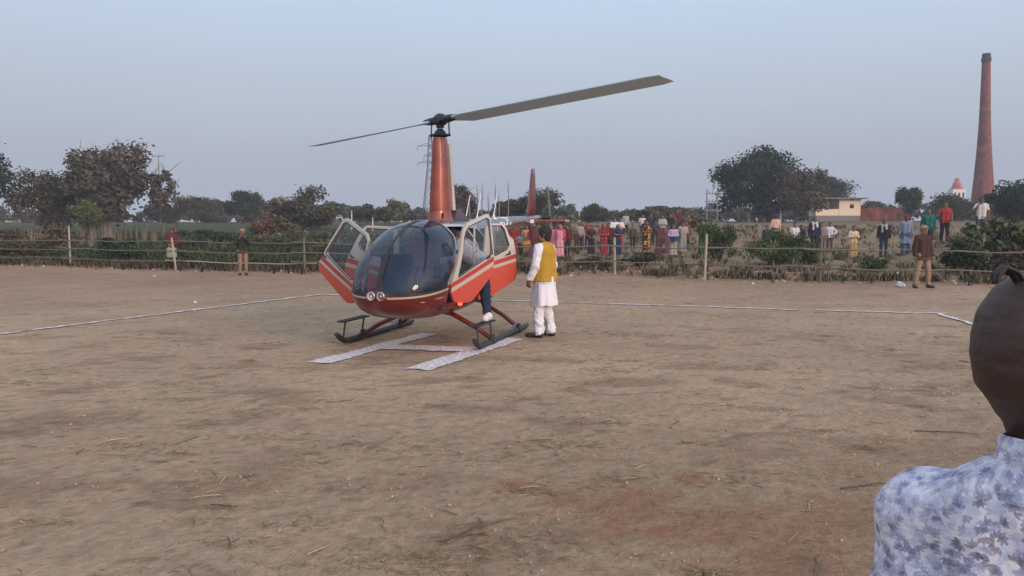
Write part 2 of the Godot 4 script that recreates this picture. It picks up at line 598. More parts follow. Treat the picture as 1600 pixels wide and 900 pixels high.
func bump_at(x: float, z: float) -> float:
	return coarse.get_noise_2d(x * 0.9, z * 0.9) * 0.012 + fine.get_noise_2d(x * 4.5, z * 4.5) * 0.009 + fine.get_noise_2d(x * 11.0, z * 11.0) * 0.004

func field_marks() -> void:
	# the letter painted as landing mark: two strokes and a crossbar
	var t := thing("landing_mark", "large white letter H laid on the earth under the helicopter", "landing mark", Vector3.ZERO)
	var strips := [["stroke", Vector2(-2.42, -9.88), Vector2(-1.31, -12.60), 0.31], ["stroke", Vector2(-1.13, -9.42), Vector2(0.03, -12.05), 0.33], ["crossbar", Vector2(-1.80, -11.16), Vector2(-0.55, -10.97), 0.40]]
	for s in strips:
		var g := band([s[1], s[2]], s[3], 0.011 if s[0] == "stroke" else 0.016, 0.010, 0.05)
		obj(s[0], g, M.lime, t)
	for q in [[[Vector2(-12.2, -6.2), Vector2(-8.07, -12.52), Vector2(-6.3, -16.4), Vector2(-4.75, -19.71)], "thin white lime line along the left side of the field"], [[Vector2(-4.7, -19.75), Vector2(-0.29, -18.2), Vector2(3.2, -17.1), Vector2(5.77, -16.13)], "long white lime line across the field behind the helicopter"], [[Vector2(6.15, -16.05), Vector2(7.3, -15.75), Vector2(8.44, -15.43)], "short white lime line at the far right of the field"], [[Vector2(8.3, -15.5), Vector2(8.0, -13.8), Vector2(7.2, -9.8)], "white lime line turning towards the camera at the right"]]:
		tag(obj("lime_line", band(q[0], 0.10, 0.017, 0.04), M.lime), q[1], "ground line")

func fence() -> void:
	rng.seed = 31
	var posts := [[-40.0, 1.3], [-33.0, 1.4], [-26.0, 1.35], [-18.7, 1.75], [-12.8, 1.3], [-7.56, 1.3], [-2.0, 1.3], [3.56, 1.35], [6.04, 1.5], [9.31, 1.4], [12.3, 1.4], [16.2, 1.4], [21.0, 1.4], [27.0, 1.4]]
	var halves := [["low bamboo rail fence along the green field at the left", 0, 6, [1.10, 0.76, 0.37], "bamboo"], ["low dark pole fence in front of the crowd at the right", 6, 13, [1.03, 0.48], "bamboo_grey"]]
	for h in halves:
		var at := Vector3(posts[h[1]][0], 0, -pick(FD, posts[h[1]][0], FX) + 0.35)
		var t := thing("pole_fence", h[0], "fence", at)
		for k in range(h[1], h[2] + 1):
			var x: float = posts[k][0]
			if k == h[2] and h[1] == 0: break
			var p := Vector3(x, 0, -pick(FD, x, FX) + 0.35) - at
			var g := Geo.new()
			var lean := Vector3(rng.randf_range(-0.06, 0.06), 0, rng.randf_range(-0.05, 0.05))
			if k == 4: lean.x = -0.12
			var tall: float = posts[k][1]
			var pts := []
			var rad := []
			for s in 9:
				pts.append(p + lean * (s / 8.0) + Vector3.UP * (tall * s / 8.0 - 0.05))
				rad.append(0.036 + (0.007 if s % 2 else 0.0))
			g.tube(pts, rad, 8)
			obj("post", g, M["bamboo_pale"] if k in [4, 3, 8, 7] else M[h[4]], t)
		for k in range(h[1], h[2]):
			for lv in h[3].size():
				var x0: float = posts[k][0] - 0.5
				var x1: float = posts[k + 1][0] + 0.45
				if rng.randf() < 0.12 and lv == 1 and h[1] == 0: x1 = x0 + (x1 - x0) * 0.7
				var y0: float = h[3][lv] + rng.randf_range(-0.05, 0.05)
				var y1: float = h[3][lv] + rng.randf_range(-0.06, 0.05)
				var a := Vector3(x0, y0, -pick(FD, x0, FX) + 0.40 + 0.05 * (k % 2)) - at
				var b := Vector3(x1, y1, -pick(FD, x1, FX) + 0.40 + 0.05 * (k % 2)) - at
				var pts := []
				var rad := []
				for s in 13:
					var f := s / 12.0
					pts.append(a.lerp(b, f) + Vector3.UP * (-0.05 * sin(PI * f) + 0.012 * sin(f * 17.0 + k)))
					rad.append(lerpf(0.022, 0.015, f) + (0.003 if s % 3 == 0 else 0.0))
				var g := Geo.new()
				g.tube(pts, rad, 7)
				var mm: Material = M["bamboo_pale"] if k == 4 and lv == 2 else M[h[4]]
				obj("rail", g, mm, t)

# ---------------------------------------------------------------- buildings and masts behind the field
func far_buildings() -> void:
	rng.seed = 4
	# brick kiln chimney
	var at := Vector3(92.6, land(92.6, -158.0), -158.0)
	var t := thing("brick_chimney", "tall tapering red brick kiln chimney with a sooty top", "chimney", at)
	var g := Geo.new()
	var prof := [Vector2(2.75, -0.5), Vector2(2.55, 1.5), Vector2(2.18, 5.0), Vector2(1.80, 9.0), Vector2(1.50, 13.0), Vector2(1.28, 16.5), Vector2(1.12, 19.5), Vector2(1.04, 22.0), Vector2(0.92, 27.0), Vector2(0.80, 31.6)]
	g.lathe(prof, 28)
	obj("shaft", g, M.brick_red, t)
	for k in 5:
		g = Geo.new()
		var y := 5.0 + k * 5.6
		var r := curve([2.55, 2.18, 1.80, 1.50, 1.28, 1.12, 1.04, 0.92, 0.80], [1.5, 5, 9, 13, 16.5, 19.5, 22, 27, 31.6], y)
		g.lathe([Vector2(r, y - 0.10), Vector2(r + 0.05, y - 0.07), Vector2(r + 0.05, y + 0.07), Vector2(r - 0.02, y + 0.10)], 28)
		obj("brick_band", g, M.brick_red, t)
	g = Geo.new()
	g.lathe([Vector2(0.80, 31.5), Vector2(0.95, 31.7), Vector2(0.95, 32.3), Vector2(0.80, 32.4), Vector2(0.80, 33.2), Vector2(0.62, 33.2), Vector2(0.60, 31.5)], 24, Transform3D(), 1, 1, false)
	obj("rim", g, M.soot, t)
	g = Geo.new()
	g.box(Vector3(0.5, 3.0, 2.32), Vector3(0.5, 0.7, 0.3))
	obj("flue_hatch", g, M.soot, t)
	t.rotation.z = 0.022
	t.scale = Vector3(0.94, 0.975, 0.94)
	# cream hut with a slab roof and an open porch
	at = Vector3(41.6, land(41.6, -105.0) + 0.25, -105.0)
	t = thing("roadside_hut", "small cream plastered hut with overhanging flat slab roof and dark porch", "hut", at, -0.12)
	hut(t)
	t.scale = Vector3(0.86, 0.92, 0.86)
	# maroon shop booth under the big tree
	at = Vector3(29.6, land(29.6, -92.0) - 0.05, -92.0)
	t = thing("painted_booth", "little maroon painted booth under the big dark tree", "booth", at, 0.1)
	g = Geo.new()
	g.box(Vector3(0, 0.9, -1.0), Vector3(2.0, 1.8, 0.15))
	g.box(Vector3(-0.95, 0.9, -0.4), Vector3(0.12, 1.8, 1.05))
	obj("wall", g, M.door_maroon, t)
	g = Geo.new()
	g.box(Vector3(0, 1.88, -0.35), Vector3(2.5, 0.12, 1.9), Basis(Vector3.RIGHT, 0.06), 0.02)
	obj("roof", g, M.concrete, t)
	for x in [-0.9, 0.25, 1.0]:
		g = Geo.new()
		g.box(Vector3(x, 0.9, 0.4), Vector3(0.22, 1.8, 0.22), Basis.IDENTITY, 0.02)
		obj("pillar", g, M.roof_red if x < 0.9 else M.white_wall, t)
	g = Geo.new()
	g.box(Vector3(-0.2, 0.85, -0.9), Vector3(0.7, 1.5, 0.06))
	obj("door", g, M.shade_dark, t)
	# red brick wall beyond the hut
	at = Vector3(47.2, land(47.2, -107.0), -107.0)
	t = thing("brick_wall", "low red brick wall to the right of the cream hut", "wall", at, -0.05)
	g = Geo.new()
	g.box(Vector3(2.2, 0.75, 0), Vector3(6.5, 1.9, 0.25))
	obj("wall", g, M.brick_red, t)
	g = Geo.new()
	g.box(Vector3(2.2, 1.74, 0), Vector3(6.6, 0.1, 0.34), Basis.IDENTITY, 0.02)
	obj("coping", g, M.brick_red, t)
	# temple and tower far away
	at = Vector3(127.0, land(127.0, -230.0), -230.0)
	t = thing("white_temple", "far white temple with a stepped red roof left of the chimney", "temple", at)
	g = Geo.new()
	g.box(Vector3(0, 4.8, 0), Vector3(6.2, 9.6, 5.0))
	obj("wall", g, M.white_wall, t)
	for k in 3:
		g = Geo.new()
		g.lathe([Vector2(3.4 - k * 0.95, 9.6 + k * 1.15), Vector2(2.0 - k * 0.62, 10.6 + k * 1.15), Vector2(0.05, 10.65 + k * 1.15)], 4, Transform3D(Basis(Vector3.UP, PI / 4), Vector3.ZERO), 1, 1, false)
		obj("roof_tier", g, M.roof_red, t)
	for x in [-2.0, 0.0, 2.0]:
		g = Geo.new()
		g.box(Vector3(x, 7.8, 2.52), Vector3(0.9, 1.6, 0.1))
		obj("window", g, M.shade_dark, t)
	t.scale = Vector3(0.58, 0.97, 0.58)
	at = Vector3(139.5, land(139.5, -230.0), -230.0)
	t = thing("white_tower", "far white square tower just right of the chimney foot", "tower", at)
	g = Geo.new()
	g.box(Vector3(0, 5.2, 0), Vector3(2.2, 10.4, 2.2))
	obj("wall", g, M.white_wall, t)
	for k in 2:
		g = Geo.new()
		g.box(Vector3(0, 8.4 + k * 2.0, 0), Vector3(2.8, 0.25, 2.8))
		obj("ledge", g, M.white_wall, t)
	# lattice pylon behind the rotor mast
	at = Vector3(-19.2, land(-19.2, -190.0), -190.0)
	t = thing("lattice_pylon", "tall grey lattice power pylon behind the rotor mast", "pylon", at, 0.25)
	var wd := func(y: float) -> float: return lerpf(1.9, 0.65, clampf(y / 13.0, 0, 1)) if y < 13.0 else lerpf(0.65, 0.3, (y - 13.0) / 9.0)
	for sx in [-1, 1]:
		for sz in [-1, 1]:
			g = Geo.new()
			g.tube([Vector3(sx * 1.9, 0, sz * 1.9), Vector3(sx * 0.65, 13, sz * 0.65), Vector3(sx * 0.3, 20.2, sz * 0.3)], 0.10, 4)
			obj("leg", g, M.galvanised, t)
	g = Geo.new()
	for k in 11:
		var y0 := k * 1.85
		var y1 := y0 + 1.85
		var a: float = wd.call(y0)
		var b: float = wd.call(y1)
		for s in [[1, 0], [0, 1], [-1, 0], [0, -1]]:
			var p := func(e: float, w: float, y: float) -> Vector3: return Vector3(s[0] * w + s[1] * e * w, y, s[1] * w + s[0] * e * w)
			g.tube([p.call(-1.0, a, y0), p.call(1.0, b, y1)], 0.05, 3, false)
			g.tube([p.call(1.0, a, y0), p.call(-1.0, b, y1)], 0.05, 3, false)
	obj("bracing", g, M.galvanised, t)
	for q in [[17.9, 3.0], [15.6, 1.5], [14.0, 3.0]]:
		g = Geo.new()
		for s in [-1, 1]:
			g.tube([Vector3(0, q[0] + 0.1, 0), Vector3(s * q[1], q[0] - 0.25, 0)], 0.08, 4)
			g.tube([Vector3(0, q[0] + 0.75, 0), Vector3(s * q[1], q[0] - 0.25, 0)], 0.05, 4)
			g.tube([Vector3(s * q[1], q[0] - 0.25, 0), Vector3(s * q[1], q[0] - 1.1, 0)], [0.06, 0.09], 5)
		obj("cross_arm", g, M.galvanised, t)
	# two pole frame carrying a transformer line
	at = Vector3(19.9, land(19.9, -80.0), -80.0)
	t = thing("power_pole_frame", "two grey power poles joined by crossbars left of the big tree", "power poles", at, 0.2)
	for s in [-1, 1]:
		g = Geo.new()
		g.tube([Vector3(s * 0.56, -0.3, 0), Vector3(s * 0.56, 3.4, 0)], [0.08, 0.06], 8)
		obj("pole", g, M.galvanised, t)
	for y in [2.95, 2.15, 1.3]:
		g = Geo.new()
		g.box(Vector3(0, y, 0.06), Vector3(1.5, 0.09, 0.09))
		for x in [-0.35, 0.0, 0.35]:
			g.tube([Vector3(x, y, 0.06), Vector3(x, y + 0.22, 0.06)], [0.05, 0.035], 6)
		obj("crossbar", g, M.galvanised, t)
	for q in [[8.2, -98.0, 3.0, "slim bare pole standing alone right of the tail", 0.07], [-43.8, -100.0, 8.6, "tall thin pole with a small crossbar behind the sparse tree", 0.07], [-12.0, -60.0, 1.9, "thin white pole above the left open door", 0.05], [-11.3, -65.0, 1.3, "short white pole behind the cabin roof at the left", 0.05], [28.0, -95.0, 3.0, "pale concrete pole in front of the big dark tree", 0.12]]:
		t = thing("utility_pole", q[3], "pole", Vector3(q[0], land(q[0], q[1]), q[1]))
		g = Geo.new()
		g.tube([Vector3(0, -0.3, 0), Vector3(0.03, q[2], 0)], [q[4], q[4] * 0.75], 7)
		obj("pole", g, M.concrete if q[0] < 0 and q[2] > 5 else M.white_wall, t)
		g = Geo.new()
		g.box(Vector3(0.03, q[2] - 0.1, 0), Vector3(1.5 if q[2] > 5 else 0.18, 0.1, 0.08))
		obj("crossbar", g, M.concrete, t)

func hut(t: Node3D) -> void:
	var g := Geo.new()
	g.box(Vector3(0.55, -0.1, 0), Vector3(6.4, 1.2, 4.2), Basis.IDENTITY, 0.03)
	obj("plinth", g, M.concrete, t)
	# front wall round a small window
	g = Geo.new()
	var f := 2.0
	g.box(Vector3(1.45, 1.65, f), Vector3(1.5, 2.3, 0.2))
	g.box(Vector3(3.28, 1.65, f), Vector3(0.96, 2.3, 0.2))
	g.box(Vector3(2.5, 1.0, f), Vector3(0.6, 1.0, 0.2))
	g.box(Vector3(2.5, 2.43, f), Vector3(0.6, 0.74, 0.2))
	g.box(Vector3(3.67, 1.65, 0.0), Vector3(0.18, 2.3, 3.79))
	g.box(Vector3(0.80, 1.65, 0.0), Vector3(0.19, 2.3, 3.79))
	g.box(Vector3(0.55, 1.65, -2.0), Vector3(6.4, 2.3, 0.2))
	obj("wall", g, M.plaster_cream, t)
	g = Geo.new()
	g.box(Vector3(-0.98, 0.95, f), Vector3(3.3, 0.9, 0.16), Basis.IDENTITY, 0.02)
	obj("porch_wall", g, M.plaster_cream, t)
	for x in [-2.55, -0.95]:
		g = Geo.new()
		g.box(Vector3(x, 2.1, f), Vector3(0.2, 1.4, 0.2))
		obj("porch_post", g, M.concrete, t)
	g = Geo.new()
	g.box(Vector3(2.5, 1.78, f + 0.02), Vector3(0.56, 0.52, 0.03))
	obj("window", g, M.shade_dark, t)
	g = Geo.new()
	g.box(Vector3(2.5, 2.68, f + 0.11), Vector3(0.5, 0.14, 0.04))
	obj("vent", g, M.shade_dark, t)
	g = Geo.new()
	g.box(Vector3(0.6, 2.89, 0.2), Vector3(8.0, 0.17, 5.4), Basis(Vector3.BACK, 0.0), 0.02)
	obj("roof_slab", g, M.concrete, t)
	g = Geo.new()
	g.box(Vector3(3.3, 3.08, 0.6), Vector3(0.3, 0.22, 0.3), Basis.IDENTITY, 0.03)
	obj("roof_stub", g, M.concrete, t)

# ---------------------------------------------------------------- trees
# one leaf: a folded diamond
func leaf(g: Geo, p: Vector3, s: float, out: Vector3, c: Color) -> void:
	var d := Vector3(rng.randfn(), rng.randfn(), rng.randfn()).normalized()
	var n := (out * 0.7 + d + Vector3.UP * 0.5).normalized()
	var e := n.cross(Vector3(rng.randfn(), rng.randfn(), rng.randfn())).normalized()
	var f := n.cross(e)
	g.col = c
	var k := g.v.size()
	g.pt(p - e * s, n); g.pt(p + f * s * 0.55 + n * s * 0.15, n); g.pt(p + e * s, n); g.pt(p - f * s * 0.55 + n * s * 0.15, n)
	g.i.append_array([k, k + 1, k + 2, k, k + 2, k + 3])

# crown of many leaves gathered on lobes; gaps stay open between them
func crown(g: Geo, mid: Vector3, r: Vector3, lobes: int, leaves: int, size: float, cols: Array, open := 0.5) -> Array:
	var ends := []
	for k in lobes:
		var d := Vector3(rng.randfn(), rng.randfn() * 0.9 + 0.15, rng.randfn()).normalized()
		var c := mid + d * r * rng.randf_range(0.35, 0.85)
		var lr := r * rng.randf_range(0.22, 0.46)
		ends.append(c)
		var base: Color = cols[rng.randi() % cols.size()]
		var tone := rng.randf_range(0.75, 1.2)
		for j in leaves / lobes:
			var q := Vector3(rng.randfn(), rng.randfn(), rng.randfn()).normalized()
			var rad := pow(rng.randf(), open) * (1.0 + 0.13 * rng.randfn())
			var p := c + q * lr * rad
			var sh := tone * rng.randf_range(0.65, 1.35)
			leaf(g, p, size * rng.randf_range(0.6, 1.3), q, Color(base.r * sh, base.g * sh, base.b * sh))
	return ends

func trunk(g: Geo, h: float, r: float, ends: Array, crownlow: float) -> void:
	var top := Vector3(rng.randf_range(-0.3, 0.3), crownlow + (h - crownlow) * 0.55, rng.randf_range(-0.3, 0.3))
	g.tube([Vector3(0, -0.3, 0), Vector3(0.06, crownlow * 0.5, 0.03), top * Vector3(0.5, 0, 0.5) + Vector3(0, crownlow, 0), top], [r * 1.25, r, r * 0.8, r * 0.3], 8)
	for e in ends:
		var s := Vector3(0, 0, 0).lerp(top, 0.9) * Vector3(0.6, 0, 0.6) + Vector3(0, clampf(e.y - h * 0.28, crownlow * 0.55, top.y), 0)
		g.tube([s, s.lerp(e, 0.5) + Vector3(rng.randf_range(-0.2, 0.2), 0.15, rng.randf_range(-0.2, 0.2)), e], [r * 0.42, r * 0.26, r * 0.09], 5, false)

const GREENS := {
	"teak": [Color(0.088, 0.076, 0.058), Color(0.105, 0.088, 0.068), Color(0.078, 0.078, 0.050), Color(0.125, 0.100, 0.080)],
	"brown": [Color(0.089, 0.066, 0.043), Color(0.078, 0.066, 0.037), Color(0.068, 0.061, 0.034)],
	"dark": [Color(0.032, 0.046, 0.027), Color(0.040, 0.053, 0.027), Color(0.027, 0.040, 0.025)],
	"mid": [Color(0.053, 0.066, 0.032), Color(0.063, 0.071, 0.035), Color(0.047, 0.058, 0.031)],
	"olive": [Color(0.081, 0.074, 0.040), Color(0.068, 0.068, 0.035), Color(0.094, 0.081, 0.049)],
	"pale": [Color(0.136, 0.136, 0.089), Color(0.105, 0.111, 0.066), Color(0.167, 0.157, 0.107)],
	"lime": [Color(0.078, 0.096, 0.031), Color(0.094, 0.111, 0.035)],
	"twig": [Color(0.126, 0.096, 0.066)],
}

func tree(label: String, x: float, z: float, h: float, w: float, kind: String, opt := {}) -> void:
	rng.seed = int(absf(x * 131.0 + z * 17.0)) + 3
	var y := land(x, z)
	h = h - y
	var t := thing(opt.get("name", "broadleaf_tree"), label, "tree", Vector3(x, y, z), 0, opt.get("group", "trees beyond the field"))
	var low: float = opt.get("low", 0.22) * h
	var g := Geo.new()
	var mid := Vector3(0, (h + low) * 0.5, 0)
	var rad := Vector3(w * 0.5, (h - low) * 0.5, w * 0.45)
	var ends := crown(g, mid, rad, opt.get("lobes", 16), int(opt.get("leaves", 4200) * 1.5), opt.get("size", 0.20) * 0.85, GREENS[kind], opt.get("open", 0.5))
	if opt.get("skirt", false):
		crown(g, Vector3(0, h * 0.25, 0), Vector3(w * 0.5, h * 0.25, w * 0.4), 8, 1500, opt.get("size", 0.2), GREENS[kind])
	var b := Geo.new()
	trunk(b, h, opt.get("trunk", h * 0.022), ends, low)
	if opt.get("twigs", 0):
		for k in opt.twigs:
			var e: Vector3 = ends[rng.randi() % ends.size()]
			var d := Vector3(rng.randfn() * 0.4, rng.randf_range(0.6, 1.2), rng.randfn() * 0.4)
			b.tube([e, e + d * h * 0.10, e + d * h * 0.2 + Vector3(rng.randfn() * 0.2, 0, 0)], [0.03, 0.022, 0.008], 4, false)
	obj("trunk", b, M.bark, t)
	obj("crown", g, M.leaf, t)

func trees() -> void:
	tree("tall broad teak tree with big brownish leaves, highest at the left", -35.3, -70.0, 10.0, 8.0, "teak", {"lobes": 26, "leaves": 5200, "size": 0.26, "low": 0.10, "twigs": 30, "open": 0.7})
	tree("dark ragged tree cut by the left edge of the picture", -46.0, -70.0, 9.0, 5.5, "dark", {"low": 0.05, "leaves": 4200, "lobes": 18, "open": 0.6})
	tree("brownish bushy tree second from the left edge", -41.6, -71.0, 6.9, 5.6, "brown", {"low": 0.06, "skirt": true})
	tree("brownish low tree leaning on the tall teak tree from the left", -38.6, -73.0, 7.2, 5.0, "brown", {"low": 0.06, "skirt": true})
	tree("thin tree with few scattered leaves right of the tall teak", -30.6, -70.0, 7.0, 3.0, "teak", {"lobes": 15, "leaves": 520, "size": 0.26, "low": 0.25, "trunk": 0.07, "twigs": 24, "name": "slender_tree"})
	tree("light green young tree in front of the tall teak tree", -32.6, -62.0, 4.3, 3.4, "lime", {"low": 0.02, "leaves": 1300, "size": 0.13, "open": 0.8, "lobes": 12})
	tree("rounded grey green tree left of two alike in the middle left", -43.0, -110.0, 6.3, 7.2, "olive", {"low": 0.05, "leaves": 4200})
	tree("dark rounded tree right of the grey green one, middle left", -36.6, -110.0, 6.3, 6.8, "dark", {"low": 0.05, "leaves": 4600})
	tree("low dark tree at the far left middle behind the thin tree", -49.0, -112.0, 5.0, 6.0, "dark", {"low": 0.05, "leaves": 3000})
	tree("bushy olive tree with bare twigs on top left of the open door", -18.6, -75.0, 5.4, 7.0, "olive", {"low": 0.06, "skirt": true, "twigs": 40, "leaves": 4200})
	tree("sparse leafy tree leaning left from the bushy olive one", -21.6, -74.0, 4.4, 3.6, "teak", {"leaves": 900, "low": 0.2, "twigs": 14, "size": 0.22})
	tree("low grey tree above the left open door", -17.6, -98.0, 4.4, 4.6, "olive", {"low": 0.05, "leaves": 2600})
	tree("low dark tree above the cabin roof at the left", -14.6, -96.0, 4.0, 4.6, "mid", {"low": 0.05, "leaves": 2600})
	tree("small tree with pale silvery leaves left of the rotor mast", -11.2, -78.0, 4.2, 2.6, "pale", {"low": 0.08, "leaves": 2200, "size": 0.15})
	tree("grey half bare tree just right of the rotor mast", -5.4, -82.0, 5.9, 3.6, "twig", {"low": 0.12, "leaves": 1500, "twigs": 70, "lobes": 18})
	tree("dense olive tree behind the tail boom", 0.5, -80.0, 4.9, 4.8, "olive", {"low": 0.05, "leaves": 4000, "size": 0.16})
	tree("leafy tree behind the tail fin, taller on its right", 3.0, -78.0, 5.3, 4.4, "mid", {"low": 0.12, "leaves": 2400, "size": 0.18, "lobes": 20, "open": 0.7})
	tree("rounded tree standing alone right of the tail", 9.3, -92.0, 4.2, 4.6, "mid", {"low": 0.05, "leaves": 3200, "size": 0.16})
	tree("small far tree between tail and rounded tree", 6.2, -110.0, 3.9, 3.2, "dark", {"low": 0.05, "leaves": 1600})
	tree("dusty tree behind the crowd on the mound", 17.6, -90.0, 4.2, 6.0, "olive", {"low": 0.05, "leaves": 3200, "twigs": 12})
	tree("low dusty tree left of the one behind the crowd", 14.6, -92.0, 3.6, 5.0, "olive", {"low": 0.05, "leaves": 2600})
	tree("big dark dense tree rising highest at the right", 27.8, -92.0, 11.4, 10.2, "dark", {"lobes": 30, "leaves": 9000, "size": 0.24, "low": 0.04, "skirt": true})
	tree("brownish half bare tree right of the big dark tree", 32.0, -90.5, 9.0, 8.4, "brown", {"lobes": 22, "leaves": 4200, "low": 0.1, "twigs": 60, "size": 0.2, "skirt": true})
	tree("dark spreading tree behind the cream hut", 44.6, -114.0, 8.8, 9.6, "mid", {"lobes": 22, "leaves": 5200, "low": 0.05, "twigs": 40, "skirt": true})
	tree("tree with a small tufted top left of the temple", 49.0, -100.0, 6.9, 3.8, "mid", {"low": 0.05, "leaves": 2600})
	tree("low hazy tree right of the hut, left of the tufted tree", 52.0, -116.0, 5.4, 5.6, "olive", {"low": 0.04, "leaves": 3200})
	tree("dark hedge like tree in front of the temple", 57.0, -104.0, 5.8, 7.2, "mid", {"low": 0.03, "leaves": 4200, "lobes": 22})
	tree("dusty tree at the foot of the chimney", 62.0, -106.0, 5.2, 6.0, "olive", {"low": 0.03, "leaves": 3400})
	tree("dark tree cut by the right edge of the picture", 43.0, -68.0, 5.8, 6.0, "dark", {"low": 0.03, "leaves": 5000, "lobes": 20})
	# bare straight saplings behind the cabin
	rng.seed = 77
	for k in 7:
		var x := -3.6 + k * 0.52 + rng.randf_range(-0.15, 0.15)
		var hh := rng.randf_range(3.4, 5.2)
		var t := thing("bare_sapling", "straight bare grey sapling in the clump right of the mast", "tree", Vector3(x, land(x, -70.0), -70.0 + rng.randf()), 0, "bare saplings behind the cabin")
		var g := Geo.new()
		g.tube([Vector3(0, -0.2, 0), Vector3(0.05, hh * 0.5, 0), Vector3(rng.randf_range(-0.1, 0.1), hh - 1.2, 0)], [0.06, 0.045, 0.015], 6)
		for j in 5:
			var y := hh * 0.4 + j * 0.3
			g.tube([Vector3(0.03, y, 0), Vector3(0.03 + rng.randf_range(-0.25, 0.25), y + 0.5, rng.randf_range(-0.2, 0.2))], [0.02, 0.006], 4, false)
		obj("trunk", g, M.concrete, t)
	# hazy line of woods far off
	rng.seed = 12
	var g := Geo.new()
	for k in 150:
		var x := -150.0 + k * 2.1 + rng.randf_range(-1.5, 1.5)
		var z := -rng.randf_range(150, 200)
		var hh := rng.randf_range(2.2, 4.6) + 1.6 * coarse.get_noise_2d(x * 0.05, 3.0)
		if x > -10 and x < 40: hh *= 0.75
		crown(g, Vector3(x, land(x, z) + hh * 0.5, z), Vector3(3.4, hh * 0.55, 2.0), 6, 210, 0.55, GREENS["mid"] if k % 3 else GREENS["brown"])
	for k in 260:
		var x := -150.0 + k * 1.2 + rng.randf_range(-0.6, 0.6)
		var z := -rng.randf_range(118, 128)
		crown(g, Vector3(x, land(x, z) + 0.7, z), Vector3(1.8, 1.2, 1.0), 4, 110, 0.40, GREENS["olive"])
	tag(obj("far_woods", g, M.leaf), "hazy line of far woods along the horizon", "woods", "", "stuff")

# ---------------------------------------------------------------- bushes, grass, rubble
func bush(label: String, x: float, z: float, r: Vector3, kind, leaves: int, size: float, called := "bush") -> void:
	rng.seed = int(absf(x * 91.0 + z * 7.0)) + 5
	var t := thing(called, label, "bush", Vector3(x, land(x, z), z), 0, "bushes behind the fence")
	var g := Geo.new()
	var cols: Array = GREENS[kind] if kind is String else kind
	var ends := crown(g, Vector3(0, r.y, 0), r, 12, leaves, size, cols, 0.6)
	crown(g, Vector3(0, r.y * 0.5, 0), r * Vector3(0.9, 0.55, 0.9), 6, leaves / 3, size, cols, 0.6)
	var b := Geo.new()
	for e in ends:
		b.tube([Vector3(e.x * 0.15, -0.1, e.z * 0.15), Vector3(e.x * 0.5, e.y * 0.5, e.z * 0.5), e], [0.03, 0.02, 0.008], 4, false)
	obj("stems", b, M.bark, t)
	obj("leaves", g, M.leaf, t)

func tuft(blades: int, spread: float, lean: float) -> ArrayMesh:
	var g := Geo.new()
	for k in blades:
		var a := rng.randf() * TAU
		var d := Vector3(cos(a), 0, sin(a))
		var s := d.cross(Vector3.UP) * 0.035
		var p := d * spread * rng.randf()
		var h := rng.randf_range(0.6, 1.0)
		var q := p + d * lean * rng.randf() + Vector3(0, h * 0.55, 0)
		var e := q + d * lean * rng.randf() * 1.4 + Vector3(0, h * 0.45, 0)
		var n := (d * 0.5 + Vector3.UP).normalized()
		var k0 := g.v.size()
		g.pt(p - s, n); g.pt(p + s, n); g.pt(q - s * 0.8, n); g.pt(q + s * 0.8, n); g.pt(e, n)
		g.i.append_array([k0, k0 + 1, k0 + 2, k0 + 1, k0 + 3, k0 + 2, k0 + 2, k0 + 3, k0 + 4])
	return g.mesh()

